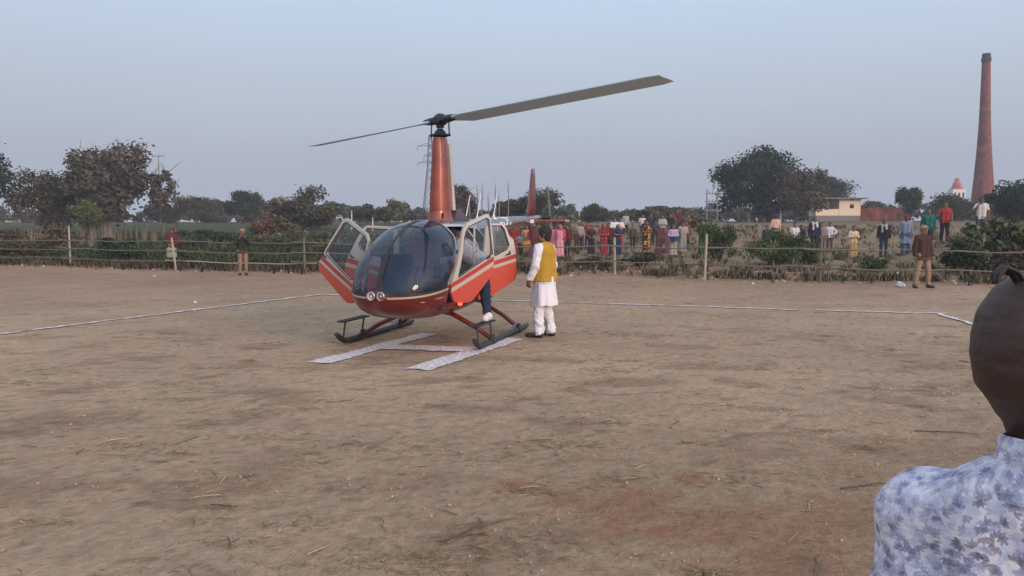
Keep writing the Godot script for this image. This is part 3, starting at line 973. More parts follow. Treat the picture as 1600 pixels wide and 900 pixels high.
func scrub() -> void:
	var vivid := [Color(0.068, 0.105, 0.034), Color(0.082, 0.119, 0.043), Color(0.055, 0.085, 0.032)]
	var castor := [Color(0.088, 0.099, 0.047), Color(0.062, 0.073, 0.036), Color(0.125, 0.130, 0.068), Color(0.047, 0.052, 0.031)]
	var dusty := [Color(0.15, 0.125, 0.075), Color(0.11, 0.10, 0.055), Color(0.18, 0.14, 0.09)]
	bush("tall green bush right of the pale fence post near the crowd", 8.9, -34.5, Vector3(0.95, 0.95, 0.8), vivid, 3200, 0.055)
	bush("broad green feathery bush half hiding the boys at the right", 10.3, -31.2, Vector3(1.15, 0.72, 0.8), vivid, 4200, 0.05)
	bush("second lobe of feathery green right of the broad bush", 11.7, -31.4, Vector3(0.7, 0.5, 0.6), vivid, 1700, 0.05)
	bush("small green bush at the fence below the man in white shirt", 12.6, -27.9, Vector3(0.6, 0.3, 0.5), vivid, 1300, 0.045)
	bush("dull low bush behind the pole fence, centre right", 5.1, -31.0, Vector3(1.3, 0.25, 0.6), "mid", 1300, 0.05)
	bush("dull low bush left of the pale fence post", 3.1, -30.2, Vector3(0.8, 0.3, 0.5), "olive", 900, 0.05)
	bush("broad leaved castor shrub right of the policeman", 16.4, -28.6, Vector3(1.0, 0.95, 0.8), castor, 900, 0.13, "castor_shrub")
	bush("broad leaved castor shrub in front of the man in the white tee", 17.7, -28.8, Vector3(1.15, 1.0, 0.8), castor, 1050, 0.13, "castor_shrub")
	bush("broad leaved castor shrub near the right picture edge", 19.3, -28.8, Vector3(1.2, 1.15, 0.9), castor, 1150, 0.13, "castor_shrub")
	bush("dull shrub low behind the rails at the right edge", 17.9, -25.6, Vector3(1.5, 0.62, 0.6), "olive", 2600, 0.07)
	bush("dark shrub behind the policeman's legs", 14.9, -26.4, Vector3(0.9, 0.6, 0.6), "mid", 1900, 0.07)
	bush("brownish shrub under the castor leaves", 16.2, -25.6, Vector3(0.8, 0.5, 0.5), "brown", 1300, 0.06)
	bush("tall dark shrub mass behind the castor at the edge", 22.3, -30.5, Vector3(1.8, 1.5, 1.2), "dark", 3000, 0.10)
	bush("dark green bush at the fence near its second left post", -17.0, -34.8, Vector3(1.35, 0.66, 0.7), [Color(0.028, 0.052, 0.022), Color(0.036, 0.06, 0.026)], 2600, 0.06)
	bush("grey green bush right of the dark one at the left", -14.9, -35.6, Vector3(0.9, 0.4, 0.6), "mid", 1300, 0.06)
	bush("brown dry bush mass at the left edge", -22.6, -37.5, Vector3(2.2, 0.85, 1.0), "brown", 2800, 0.08)
	bush("reddish brown bush beyond the field in the left middle", -15.4, -52.0, Vector3(1.8, 1.0, 1.2), [Color(0.16, 0.085, 0.06), Color(0.12, 0.08, 0.05), Color(0.10, 0.085, 0.05)], 2200, 0.10)
	bush("yellowish flowering bush row left of the open door", -9.6, -46.0, Vector3(2.4, 0.75, 1.0), [Color(0.16, 0.15, 0.085), Color(0.10, 0.10, 0.055), Color(0.07, 0.075, 0.04)], 2800, 0.085)
	bush("yellowish bush behind the camouflaged guard", -13.6, -47.0, Vector3(1.7, 0.7, 1.0), [Color(0.14, 0.13, 0.075), Color(0.09, 0.095, 0.05)], 1900, 0.085)
	bush("dark low bush in the green field near the guard", -8.0, -36.5, Vector3(1.5, 0.4, 0.7), "dark", 1500, 0.06)
	bush("green low bush across the field behind the seated man", -19.0, -50.0, Vector3(2.8, 0.7, 1.2), "mid", 2400, 0.09)
	bush("dusty dry bush left of the bare saplings", -2.5, -55.0, Vector3(2.6, 0.8, 1.2), dusty, 2000, 0.09)
	bush("dusty dry bush on the bank behind the pink saris", 2.6, -54.0, Vector3(2.4, 0.75, 1.2), dusty, 2000, 0.09)
	bush("dry brown scrub right of the crowd's mound", 12.0, -56.0, Vector3(2.2, 0.8, 1.2), dusty, 1800, 0.09)
	# tall dry grass
	rng.seed = 44
	var reed := tuft(11, 0.25, 0.16)
	var pl := []
	var cl := []
	for k in 170:
		var x := rng.randfn(-31.5, 4.2)
		var z := -rng.randf_range(48, 60)
		var s := rng.randf_range(0.8, 1.7)
		pl.append(Transform3D(Basis(Vector3.UP, rng.randf() * TAU) * Basis.from_scale(Vector3(s * 0.55, s, s * 0.55)), Vector3(x, land(x, z), z)))
		var sh := rng.randf_range(0.6, 1.1)
		cl.append(Color(0.20 * sh, 0.155 * sh, 0.10 * sh))
	tag(many("dry_tall_grass", reed, M.leaf, pl, cl), "tall pinkish dry grass in front of the teak trees", "grass", "", "stuff")
	var grass := tuft(9, 0.22, 0.22)
	pl = []
	cl = []
	for k in 15000:
		var x := rng.randf_range(-42, 1)
		var t := 0.8 + 30.0 * pow(rng.randf(), 1.6)
		var z := -pick(FD, x, FX) - t
		if x > -3.0 and rng.randf() < (x + 3.0) / 4.0: continue
		var s := rng.randf_range(0.18, 0.42)
		pl.append(Transform3D(Basis(Vector3.UP, rng.randf() * TAU) * Basis.from_scale(Vector3(s * 1.5, s, s * 1.5)), Vector3(x, land(x, z), z)))
		var n := coarse.get_noise_2d(x * 0.25, z * 0.25)
		var sh := rng.randf_range(0.7, 1.25) * (1.0 + 0.5 * n)
		cl.append(Color(0.095 * sh, 0.130 * sh, 0.052 * sh).lerp(Color(0.17, 0.13, 0.08), 0.75 if t < 2.2 and rng.randf() < 0.6 else (0.3 if n > 0.25 else 0.0)))
	tag(many("green_field_grass", grass, M.leaf, pl, cl), "green grass of the field behind the left fence", "grass", "", "stuff")
	pl = []
	cl = []
	for k in 9000:
		var x := rng.randf_range(-3, 32)
		var t := 0.3 + 40.0 * pow(rng.randf(), 1.7)
		var z := -pick(FD, x, FX) - t
		if coarse.get_noise_2d(x * 0.4, z * 0.4 + 20.0) < rng.randf_range(-0.25, 0.35): continue
		var s := rng.randf_range(0.10, 0.34)
		pl.append(Transform3D(Basis(Vector3.UP, rng.randf() * TAU) * Basis.from_scale(Vector3(s * 1.6, s, s * 1.6)), Vector3(x, land(x, z), z)))
		var sh := rng.randf_range(0.6, 1.2)
		cl.append([Color(0.30, 0.23, 0.14), Color(0.21, 0.165, 0.10), Color(0.12, 0.125, 0.06)][rng.randi() % 3] * sh)
	tag(many("dry_bank_grass", grass, M.leaf, pl, cl), "dry tufts and weeds on the bank below the crowd", "grass", "", "stuff")
	pl = []
	cl = []
	for k in 4200:
		var x := rng.randf_range(-34, 24)
		if x > 2.0 and rng.randf() < 0.75: continue
		var t := rng.randfn(0.7, 0.8)
		if coarse.get_noise_2d(x * 0.5, 7.0) < rng.randf_range(-0.4, 0.3) and x > -14.0: continue
		var z := -pick(FD, x, FX) - t
		var s := rng.randf_range(0.08, 0.30)
		pl.append(Transform3D(Basis(Vector3.UP, rng.randf() * TAU) * Basis.from_scale(Vector3(s * 1.5, s, s * 1.5)), Vector3(x, land(x, z), z)))
		var sh := rng.randf_range(0.6, 1.2)
		cl.append([Color(0.28, 0.19, 0.12), Color(0.20, 0.145, 0.09), Color(0.12, 0.11, 0.06)][rng.randi() % 3] * sh)
	tag(many("verge_weeds", grass, M.leaf, pl, cl), "dry brown weeds along the verge under the fence rails", "weeds", "", "stuff")
	# rubble along the fence
	var stone := Geo.new()
	stone.box(Vector3.ZERO, Vector3(1, 0.7, 0.8), Basis(Vector3(1, 1, 0).normalized(), 0.3), 0.16)
	pl = []
	cl = []
	for k in 1900:
		var x := rng.randf_range(-26, 22)
		var t := rng.randfn(1.0, 1.3)
		var z := -pick(FD, x, FX) - t
		var s := 0.02 + 0.13 * pow(rng.randf(), 4.0)
		pl.append(Transform3D(Basis.from_euler(Vector3(rng.randf(), rng.randf() * TAU, rng.randf())) * Basis.from_scale(Vector3.ONE * s), Vector3(x, land(x, z), z)))
		var sh := rng.randf_range(0.6, 1.2)
		cl.append([Color(0.30, 0.21, 0.15), Color(0.33, 0.16, 0.11), Color(0.38, 0.33, 0.28)][rng.randi() % 3] * sh)
	tag(many("rubble", stone.mesh(), M.plain, pl, cl), "broken bricks and stones along the foot of the fence", "rubble", "", "stuff")

# ---------------------------------------------------------------- helicopter (forward is +z, its left side is +x)
const HZ := [-6.0, -5.4, -4.5, -3.5, -2.7, -2.2, -1.8, -1.4, -1.0, -0.6, -0.2, 0.3, 0.8, 1.2, 1.55, 1.8, 1.96, 2.06, 2.12]
const HT := [1.945, 1.93, 1.91, 1.89, 1.875, 1.86, 1.84, 1.82, 1.805, 1.80, 1.80, 1.805, 1.785, 1.72, 1.56, 1.38, 1.20, 1.05, 0.90]
const HB := [1.80, 1.76, 1.70, 1.63, 1.55, 1.42, 1.20, 0.92, 0.68, 0.50, 0.43, 0.41, 0.42, 0.43, 0.46, 0.51, 0.57, 0.64, 0.74]
const HW := [0.07, 0.085, 0.105, 0.13, 0.165, 0.215, 0.30, 0.42, 0.53, 0.61, 0.645, 0.66, 0.66, 0.655, 0.63, 0.56, 0.45, 0.31, 0.12]

func hull_point(z: float, a: float) -> Vector3:
	var t := curve(HT, HZ, z)
	var b := curve(HB, HZ, z)
	var w := curve(HW, HZ, z)
	var e := lerpf(2.0, 2.7, smoothstep(-2.4, -0.9, z) * (1.0 - 0.5 * smoothstep(1.7, 2.1, z)))
	var mid := lerpf((t + b) * 0.5, b + (t - b) * 0.42, smoothstep(-2.2, -0.6, z))
	var ca := cos(a)
	var sa := sin(a)
	var x := w * signf(ca) * pow(absf(ca), 2.0 / e)
	var s := signf(sa) * pow(absf(sa), 2.0 / e)
	# flanks lean in towards the roof
	if s > 0.0: x *= 1.0 - 0.16 * s * s * smoothstep(-1.4, -0.4, z)
	return Vector3(x, mid + s * ((t - mid) if s > 0.0 else (mid - b)), z)

# triangles as flat lists [point, normal] x 3, split by the sign of a function of the point
func split(tris: Array, f: Callable) -> Array:
	var inside := []
	var outside := []
	for t in tris:
		var d := [f.call(t[0]), f.call(t[2]), f.call(t[4])]
		if d[0] >= 0 and d[1] >= 0 and d[2] >= 0: inside.append(t); continue
		if d[0] < 0 and d[1] < 0 and d[2] < 0: outside.append(t); continue
		for s in [1.0, -1.0]:
			var poly := []
			for k in 3:
				var j := (k + 1) % 3
				if d[k] * s >= 0.0: poly.append([t[k * 2], t[k * 2 + 1]])
				if (d[k] >= 0.0) != (d[j] >= 0.0):
					var w: float = d[k] / (d[k] - d[j])
					poly.append([t[k * 2].lerp(t[j * 2], w), t[k * 2 + 1].lerp(t[j * 2 + 1], w)])
			for k in range(1, poly.size() - 1):
				(inside if s > 0.0 else outside).append([poly[0][0], poly[0][1], poly[k][0], poly[k][1], poly[k + 1][0], poly[k + 1][1]])
	return [inside, outside]

func from_tris(tris: Array, off := 0.0) -> Geo:
	var g := Geo.new()
	for t in tris:
		var a := g.pt(t[0] + t[1] * off, t[1]); g.pt(t[2] + t[3] * off, t[3]); g.pt(t[4] + t[5] * off, t[5])
		g.tri(a, a + 1, a + 2)
	return g

func y_line(z: float) -> float: return 0.785 + (2.05 - z) * 0.115
func y_low(p: Vector3) -> float: return y_line(p.z) + 0.035 + 0.085 * exp(-pow((p.x + 0.05) / 0.15, 2.0))
func z_post(y: float) -> float: return lerpf(1.43, 0.80, clampf((y - 0.94) / 0.62, 0.0, 1.0)) - 0.05 * smoothstep(1.6, 1.8, y)
func y_sill(z: float) -> float: return lerpf(0.66, 0.98, smoothstep(0.1, -0.8, z))
func f_screen(p: Vector3) -> float: return minf(p.y - y_low(p), p.z - z_post(p.y))
func f_front(p: Vector3) -> float: return minf(minf(z_post(p.y) - 0.06 - p.z, p.z - 0.03), minf(minf(p.y - 0.66, 1.70 - p.y), absf(p.x) - 0.3))
func f_rear(p: Vector3) -> float: return minf(minf(-0.04 - p.z, p.z + 0.78 - 0.25 * smoothstep(1.2, 1.6, p.y)), minf(minf(p.y - y_sill(p.z), 1.68 - p.y), absf(p.x) - 0.3))

func helicopter() -> void:
	var h := thing("helicopter", "red and cream light helicopter standing on skids with all four doors open", "helicopter", Vector3(-1.084, 0, -12.226), deg_to_rad(-16.5))
	hull(h)
	cabin(h)
	doors(h)
	rotor(h)
	tail(h)
	landing_gear(h)

func hull(h: Node3D) -> void:
	var zs := []
	var z := -6.0
	while z < -2.4: zs.append(z); z += 0.2
	while z < 1.5: zs.append(z); z += 0.06
	while z < 2.119: zs.append(z); z += 0.03 if z < 2.0 else 0.02
	zs.append(2.12)
	var seg := 80
	var pts := []
	for zz in zs:
		var row := []
		for s in seg: row.append(hull_point(zz, TAU * s / seg))
		pts.append(row)
	var nrm := []
	for r in zs.size():
		var row := []
		for s in seg:
			var dz: Vector3 = pts[mini(r + 1, zs.size() - 1)][s] - pts[maxi(r - 1, 0)][s]
			var da: Vector3 = pts[r][(s + 1) % seg] - pts[r][(s + seg - 1) % seg]
			row.append(da.cross(dz).normalized())
		nrm.append(row)
	var tris := []
	for r in zs.size() - 1:
		for s in seg:
			var s2 := (s + 1) % seg
			tris.append([pts[r][s], nrm[r][s], pts[r][s2], nrm[r][s2], pts[r + 1][s2], nrm[r + 1][s2]])
			tris.append([pts[r][s], nrm[r][s], pts[r + 1][s2], nrm[r + 1][s2], pts[r + 1][s], nrm[r + 1][s]])
	for e in [0, zs.size() - 1]:
		var c := Vector3.ZERO
		for p in pts[e]: c += p / seg
		var nn := Vector3(0, 0, -1 if e == 0 else 1)
		for s in seg:
			var s2 := (s + 1) % seg
			tris.append([c, nn, pts[e][s], nrm[e][s] if e else nn, pts[e][s2], nrm[e][s2] if e else nn])
	# glazing, door openings, seals
	var q := split(tris, f_screen)
	var screen: Array = q[0]
	q = split(q[1], f_front)
	q = split(q[1], f_rear)
	var body: Array = q[1]
	q = split(screen, func(p): return minf(f_screen(p) - 0.022, absf(p.x + 0.02) - 0.036))
	obj("windscreen_frame", from_tris(q[1], 0.012), M.seal, h)
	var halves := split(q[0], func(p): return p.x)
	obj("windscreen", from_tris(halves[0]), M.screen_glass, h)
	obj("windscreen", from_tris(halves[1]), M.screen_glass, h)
	# light coloured surround of the door openings
	q = split(body, func(p): return maxf(f_front(p), f_rear(p)) + 0.035)
	var jamb: Array = q[0]
	body = q[1]
	q = split(jamb, func(p): return p.y - 0.92)
	obj("door_surround", from_tris(q[0], 0.003), M.hull_cream, h)
	body.append_array(q[1])
	# painted stripes on the nose
	q = split(body, func(p): return minf(minf(0.013 - absf(p.y - y_line(p.z) - 0.008), p.z - 0.9), 0.6 - absf(p.x) + p.z - 1.0))
	obj("nose_stripe", from_tris(q[0], 0.002), M.hull_cream, h)
	body = q[1]
	q = split(body, func(p): return minf(minf(0.007 - absf(p.y - y_line(p.z) + 0.075), p.z - 1.1), minf(p.x - 0.12, 1.93 - p.z)))
	obj("nose_stripe", from_tris(q[0], 0.002), M.hull_cream, h)
	body = q[1]
	# red below, silver above
	q = split(body, func(p): return p.y - (1.60 if p.z > 0.7 else lerpf(1.12, 1.79, clampf((-0.75 - p.z) / 3.2, 0.0, 1.0))) if p.z < -0.75 or p.z > 0.7 else p.y - lerpf(1.60, 1.12, clampf((0.7 - p.z) / 1.45, 0.0, 1.0)))
	obj("roof_and_boom_skin", from_tris(q[0]), M.hull_silver, h)
	obj("fuselage", from_tris(q[1]), M.hull_red, h)
	# twin landing lamps in the nose
	for x in [-0.125, 0.01]:
		var g := Geo.new()
		var at := Transform3D(Basis(Vector3.RIGHT, PI / 2), Vector3(x, 0.812, 2.118))
		g.lathe([Vector2(0.0, -0.03), Vector2(0.028, -0.022), Vector2(0.044, 0.0), Vector2(0.05, 0.022)], 18, at)
		g.ball(Vector3(x, 0.812, 2.118), Vector3(0.014, 0.014, 0.016), 8)
		var lamp := obj("landing_lamp", g, M.reflector, h)
		g = Geo.new()
		g.lathe([Vector2(0.05, 0.026), Vector2(0.035, 0.036), Vector2(0.0, 0.040)], 18, at)
		obj("lens", g, M.lamp_glass, lamp)
		g = Geo.new()
		g.lathe([Vector2(0.062, -0.05), Vector2(0.062, 0.022), Vector2(0.050, 0.030), Vector2(0.050, -0.05)], 20, at)
		obj("bezel", g, M.steel, lamp)
	# red position lamp, lit
	var b := Geo.new()
	b.ball(Vector3(0.668, 0.640, 0.99), Vector3(0.034, 0.036, 0.040), 12)
	var lit := obj("position_lamp", b, M.beacon_red, h)
	b = Geo.new()
	b.lathe([Vector2(0.032, -0.02), Vector2(0.032, 0.004), Vector2(0.022, 0.006)], 12, Transform3D(Basis(Vector3.BACK, -PI / 2), Vector3(0.645, 0.640, 0.99)))
	obj("socket", b, M.seal, lit)
	var o := OmniLight3D.new()
	o.name = "position_lamp_light"
	o.light_color = Color(1.0, 0.12, 0.06)
	o.light_energy = 0.03
	o.omni_range = 12.0
	o.omni_attenuation = 2.0
	o.light_size = 0.03
	o.shadow_enabled = true
	o.position = Vector3(0.668, 0.640, 0.99)
	h.add_child(o)
	# panel seams round boom and belly
	for q3 in [[-1.5, 0.0, TAU], [-2.25, 0.0, TAU], [-3.6, 0.0, TAU], [-4.8, 0.0, TAU], [1.05, PI + 0.35, TAU - 0.35], [1.72, PI + 0.5, TAU - 0.5], [-0.85, PI, TAU]]:
		var sg := Geo.new()
		var loop := []
		for s in 41:
			loop.append(hull_point(q3[0], lerpf(q3[1], q3[2], s / 40.0)))
		sg.tube(loop, 0.0035, 4, false)
		obj("panel_seam", sg, M.seal, h)
	# small fittings: belly aerial, vent, fuel cap, step plate
	var ft := Geo.new()
	ft.tube([Vector3(0.1, 0.43, 0.1), Vector3(0.1, 0.30, 0.04)], [0.012, 0.006], 6)
	obj("belly_aerial", ft, M.antenna_white, h)
	ft = Geo.new()
	ft.lathe([Vector2(0.0, 0.012), Vector2(0.045, 0.010), Vector2(0.05, 0.0)], 16, Transform3D(Basis(Vector3.BACK, -PI / 2), Vector3(0.585, 1.45, -0.62)))
	obj("fuel_cap", ft, M.steel, h)
	for hz2 in [0.80, 1.35]:
		ft = Geo.new()
		for s in [-1, 1]: ft.box(Vector3(s * 0.655, hz2, 1.23 - 0.35 * (hz2 - 0.8)), Vector3(0.03, 0.07, 0.05), Basis.IDENTITY, 0.008)
		obj("door_hinge", ft, M.seal, h)
	# whip antennas
	for q2 in [[0.06, 1.80, -0.94, 0.42], [0.0, 1.83, -1.68, 0.46], [0.0, 1.875, -2.62, 0.45]]:
		var g := Geo.new()
		g.tube([Vector3(q2[0], q2[1] - 0.02, q2[2]), Vector3(q2[0], q2[1] + 0.05, q2[2] - 0.02)], [0.032, 0.014], 8)
		g.tube([Vector3(q2[0], q2[1] + 0.03, q2[2] - 0.01), Vector3(q2[0] + 0.01, q2[1] + q2[3], q2[2] - 0.20)], [0.010, 0.006], 6)
		obj("whip_antenna", g, M.antenna_white, h)
	# registration letters wrapped on the tail boom
	for side in [1, -1]:
		var tm := TextMesh.new()
		var font := SystemFont.new()
		font.font_names = PackedStringArray(["Droid Sans"])
		font.font_weight = 700
		tm.font = font
		tm.text = "VT-UDN"
		tm.font_size = 32
		tm.pixel_size = 0.0088
		tm.depth = 0.002
		var a := tm.get_mesh_arrays()
		var vv: PackedVector3Array = a[Mesh.ARRAY_VERTEX]
		var nn: PackedVector3Array = a[Mesh.ARRAY_NORMAL]
		for k in vv.size():
			var zz = -2.72 - vv[k].x * 1.18 * side
			var c := hull_point(zz, 0.0).y
			var ang := clampf(vv[k].y / 0.17, -1.2, 1.2) + 0.50
			var p := hull_point(zz, ang)
			var d := (p - Vector3(0, c, zz)).normalized()
			p += d * (0.004 + vv[k].z)
			vv[k] = Vector3(p.x * side, p.y, zz)
			nn[k] = Vector3(d.x * side, d.y, 0)
		a[Mesh.ARRAY_VERTEX] = vv
		a[Mesh.ARRAY_NORMAL] = nn
		var m := ArrayMesh.new()
		m.add_surface_from_arrays(Mesh.PRIMITIVE_TRIANGLES, a)
		obj("registration_letters", m, M.letter_white, h)

func cabin(h: Node3D) -> void:
	var g := Geo.new()
	g.box(Vector3(0, 0.60, 0.35), Vector3(1.16, 0.05, 2.2))
	g.box(Vector3(0, 1.12, -0.72), Vector3(1.0, 1.1, 0.06))
	g.box(Vector3(0, 0.86, 0.0), Vector3(1.16, 0.5, 0.08))
	obj("cabin_floor", g, M.cabin_dark, h)
	for x in [-0.3, 0.3]:
		for z in [0.38, -0.45]:
			g = Geo.new()
			g.box(Vector3(x, 0.86, z), Vector3(0.50, 0.14, 0.48), Basis.IDENTITY, 0.04)
			var st := obj("seat", g, M.seat_tan, h)
			g = Geo.new()
			g.box(Vector3(x, 1.18, z - 0.25), Vector3(0.48, 0.62, 0.12), Basis(Vector3.RIGHT, -0.18), 0.04)
			g.box(Vector3(x, 1.56, z - 0.30), Vector3(0.24, 0.15, 0.09), Basis(Vector3.RIGHT, -0.12), 0.03)
			obj("backrest", g, M.seat_tan, st)
			g = Geo.new()
			g.box(Vector3(x, 0.72, z), Vector3(0.48, 0.22, 0.44))
			obj("seat_base", g, M.cabin_dark, st)
	g = Geo.new()
	g.box(Vector3(-0.06, 0.86, 1.52), Vector3(0.26, 0.5, 0.34), Basis(Vector3.RIGHT, 0.12), 0.04)
	g.box(Vector3(-0.06, 1.18, 1.47), Vector3(0.46, 0.30, 0.16), Basis(Vector3.RIGHT, -0.15), 0.05)
	var panel := obj("instrument_panel", g, M.cabin_dark, h)
	for k in 6:
		g = Geo.new()
		g.lathe([Vector2(0.0, 0.0), Vector2(0.035, 0.0), Vector2(0.04, -0.01)], 12, Transform3D(Basis(Vector3.RIGHT, -PI / 2 - 0.15), Vector3(-0.19 + 0.13 * (k % 3), 1.24 - 0.11 * (k / 3), 1.385)))
		obj("dial", g, M.steel, panel)
	g = Geo.new()
	g.tube([Vector3(-0.02, 0.62, 0.85), Vector3(-0.02, 1.02, 0.95), Vector3(-0.02, 1.10, 0.85)], 0.018, 8)
	g.tube([Vector3(-0.32, 1.12, 0.84), Vector3(0.28, 1.12, 0.84)], 0.014, 8)
	for x in [-0.32, 0.28]:
		g.tube([Vector3(x, 1.14, 0.84), Vector3(x, 0.99, 0.86)], 0.018, 8)
	obj("control_stick", g, M.cabin_dark, h)

# polygon pieces of a ring: outline without the window
func ring_pieces(outline: PackedVector2Array, hole: PackedVector2Array) -> Array:
	var mid := 0.0
	for p in hole: mid += p.x / hole.size()
	var out := []
	for s in [-1.0, 1.0]:
		var half := PackedVector2Array([Vector2(mid, -9), Vector2(mid + s * 9, -9), Vector2(mid + s * 9, 9), Vector2(mid, 9)])
		for p in Geometry2D.intersect_polygons(outline, half):
			out.append_array(Geometry2D.clip_polygons(p, hole))
	return out

func bulge(p: Vector2) -> float: return 0.05 - 0.16 * pow(p.y - 1.15, 2.0)
func bulge_n(p: Vector2) -> Vector3: return Vector3(0, 0.32 * (p.y - 1.15), 1).normalized()

func door(h: Node3D, called: String, side: int, hz: float, hx: float, angle: float, outline: Array, window: Array, l0: float, slope: float, wide: Array, mullion := -1.0) -> void:
	var a := deg_to_rad(angle)
	var d := Vector3(side * sin(a), 0, -cos(a))
	var n := Vector3(side * cos(a), 0, sin(a))
	var at := Transform3D(Basis(d, Vector3.UP, n), Vector3(side * hx, 0, hz))
	var po := PackedVector2Array(outline)
	var pw: PackedVector2Array = Geometry2D.offset_polygon(PackedVector2Array(window), 0.013, Geometry2D.JOIN_MITER)[0]
	var g := Geo.new()
	var red := Color(0.50, 0.068, 0.042)
	var dark := Color(0.40, 0.035, 0.03)
	var cream := Color(0.44, 0.395, 0.34)
	var cuts := [[-9.0, 0.0, red], [0.0, wide[0], cream], [wide[0], wide[1], dark], [wide[1], 9.0, cream]]
	for piece in ring_pieces(po, pw):
		for c in cuts:
			var zone := PackedVector2Array([Vector2(-3, l0 - 3 * slope + c[0]), Vector2(3, l0 + 3 * slope + c[0]), Vector2(3, l0 + 3 * slope + c[1]), Vector2(-3, l0 - 3 * slope + c[1])])
			for z in Geometry2D.intersect_polygons(piece, zone):
				for r in 16:
					var slab := PackedVector2Array([Vector2(-3, 0.5 + r * 0.1), Vector2(3, 0.5 + r * 0.1), Vector2(3, 0.6 + r * 0.1), Vector2(-3, 0.6 + r * 0.1)])
					for p in Geometry2D.intersect_polygons(z, slab):
						var tr := Geometry2D.triangulate_polygon(p)
						g.col = c[2]
						for k in range(0, tr.size(), 3):
							var q := [p[tr[k]], p[tr[k + 1]], p[tr[k + 2]]]
							var f := g.v.size()
							for e in q: g.pt(Vector3(e.x, e.y, bulge(e)), bulge_n(e))
							g.tri(f, f + 1, f + 2)
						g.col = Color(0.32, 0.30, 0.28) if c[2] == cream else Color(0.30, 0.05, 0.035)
						for k in range(0, tr.size(), 3):
							var q := [p[tr[k]], p[tr[k + 1]], p[tr[k + 2]]]
							var f := g.v.size()
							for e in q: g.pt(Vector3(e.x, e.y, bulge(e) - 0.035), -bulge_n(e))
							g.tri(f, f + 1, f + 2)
	for loop in [po, pw]:
		for k in loop.size():
			var p: Vector2 = loop[k]
			var q: Vector2 = loop[(k + 1) % loop.size()]
			var parts := maxi(1, int(p.distance_to(q) / 0.1))
			for s in parts:
				var e := p.lerp(q, float(s) / parts)
				var f := p.lerp(q, float(s + 1) / parts)
				g.col = red if e.y < l0 + slope * e.x and loop == po else cream * 0.8
				var t := (f - e).normalized()
				g.quad(Vector3(e.x, e.y, bulge(e)), Vector3(f.x, f.y, bulge(f)), Vector3(f.x, f.y, bulge(f) - 0.035), Vector3(e.x, e.y, bulge(e) - 0.035), Vector3(t.y, -t.x, 0))
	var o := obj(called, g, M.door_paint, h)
	o.transform = at
	# pane, seal, handle
	g = Geo.new()
	for r in 16:
		var slab := PackedVector2Array([Vector2(-3, 0.5 + r * 0.1), Vector2(3, 0.5 + r * 0.1), Vector2(3, 0.6 + r * 0.1), Vector2(-3, 0.6 + r * 0.1)])
		for p in Geometry2D.intersect_polygons(pw, slab):
			var tr := Geometry2D.triangulate_polygon(p)
			for k in range(0, tr.size(), 3):
				var f := g.v.size()
				for e in [p[tr[k]], p[tr[k + 1]], p[tr[k + 2]]]: g.pt(Vector3(e.x, e.y, bulge(e) - 0.018), bulge_n(e))
				g.tri(f, f + 1, f + 2)
	obj("window_pane", g, M.door_glass, o)
	g = Geo.new()
	var pts := []
	for k in pw.size() + 1:
		var p: Vector2 = pw[k % pw.size()]
		pts.append(Vector3(p.x, p.y, bulge(p) + 0.002))
	g.tube(pts, 0.007, 5, false)
	obj("window_seal", g, M.seal, o)
	var cx := outline[0] as Vector2
	for p in outline:
		if (p as Vector2).x > cx.x: cx = p
	var hp := Vector2(cx.x - 0.16, l0 + slope * (cx.x - 0.16) + wide[1] + 0.035)
	g = Geo.new()
	g.box(Vector3(hp.x, hp.y, bulge(hp) + 0.015), Vector3(0.09, 0.022, 0.02), Basis(Vector3.BACK, atan(slope)), 0.006)
	g.box(Vector3(hp.x + 0.03, hp.y + 0.025, bulge(hp) + 0.012), Vector3(0.02, 0.05, 0.016), Basis.IDENTITY, 0.004)
	obj("handle", g, M.seal, o)
	if mullion > 0.0:
		g = Geo.new()
		var lo := 1.06 + (mullion - 0.14) * 0.34
		var hi := 1.70 + (mullion - 0.40) * 0.27
		g.box(Vector3(mullion, (lo + hi) * 0.5, 0.015), Vector3(0.035, hi - lo, 0.02), Basis(Vector3.BACK, -0.03), 0.004)
		obj("mullion", g, M.hull_cream, o)

func V(x: float, y: float) -> Vector2: return Vector2(x, y)

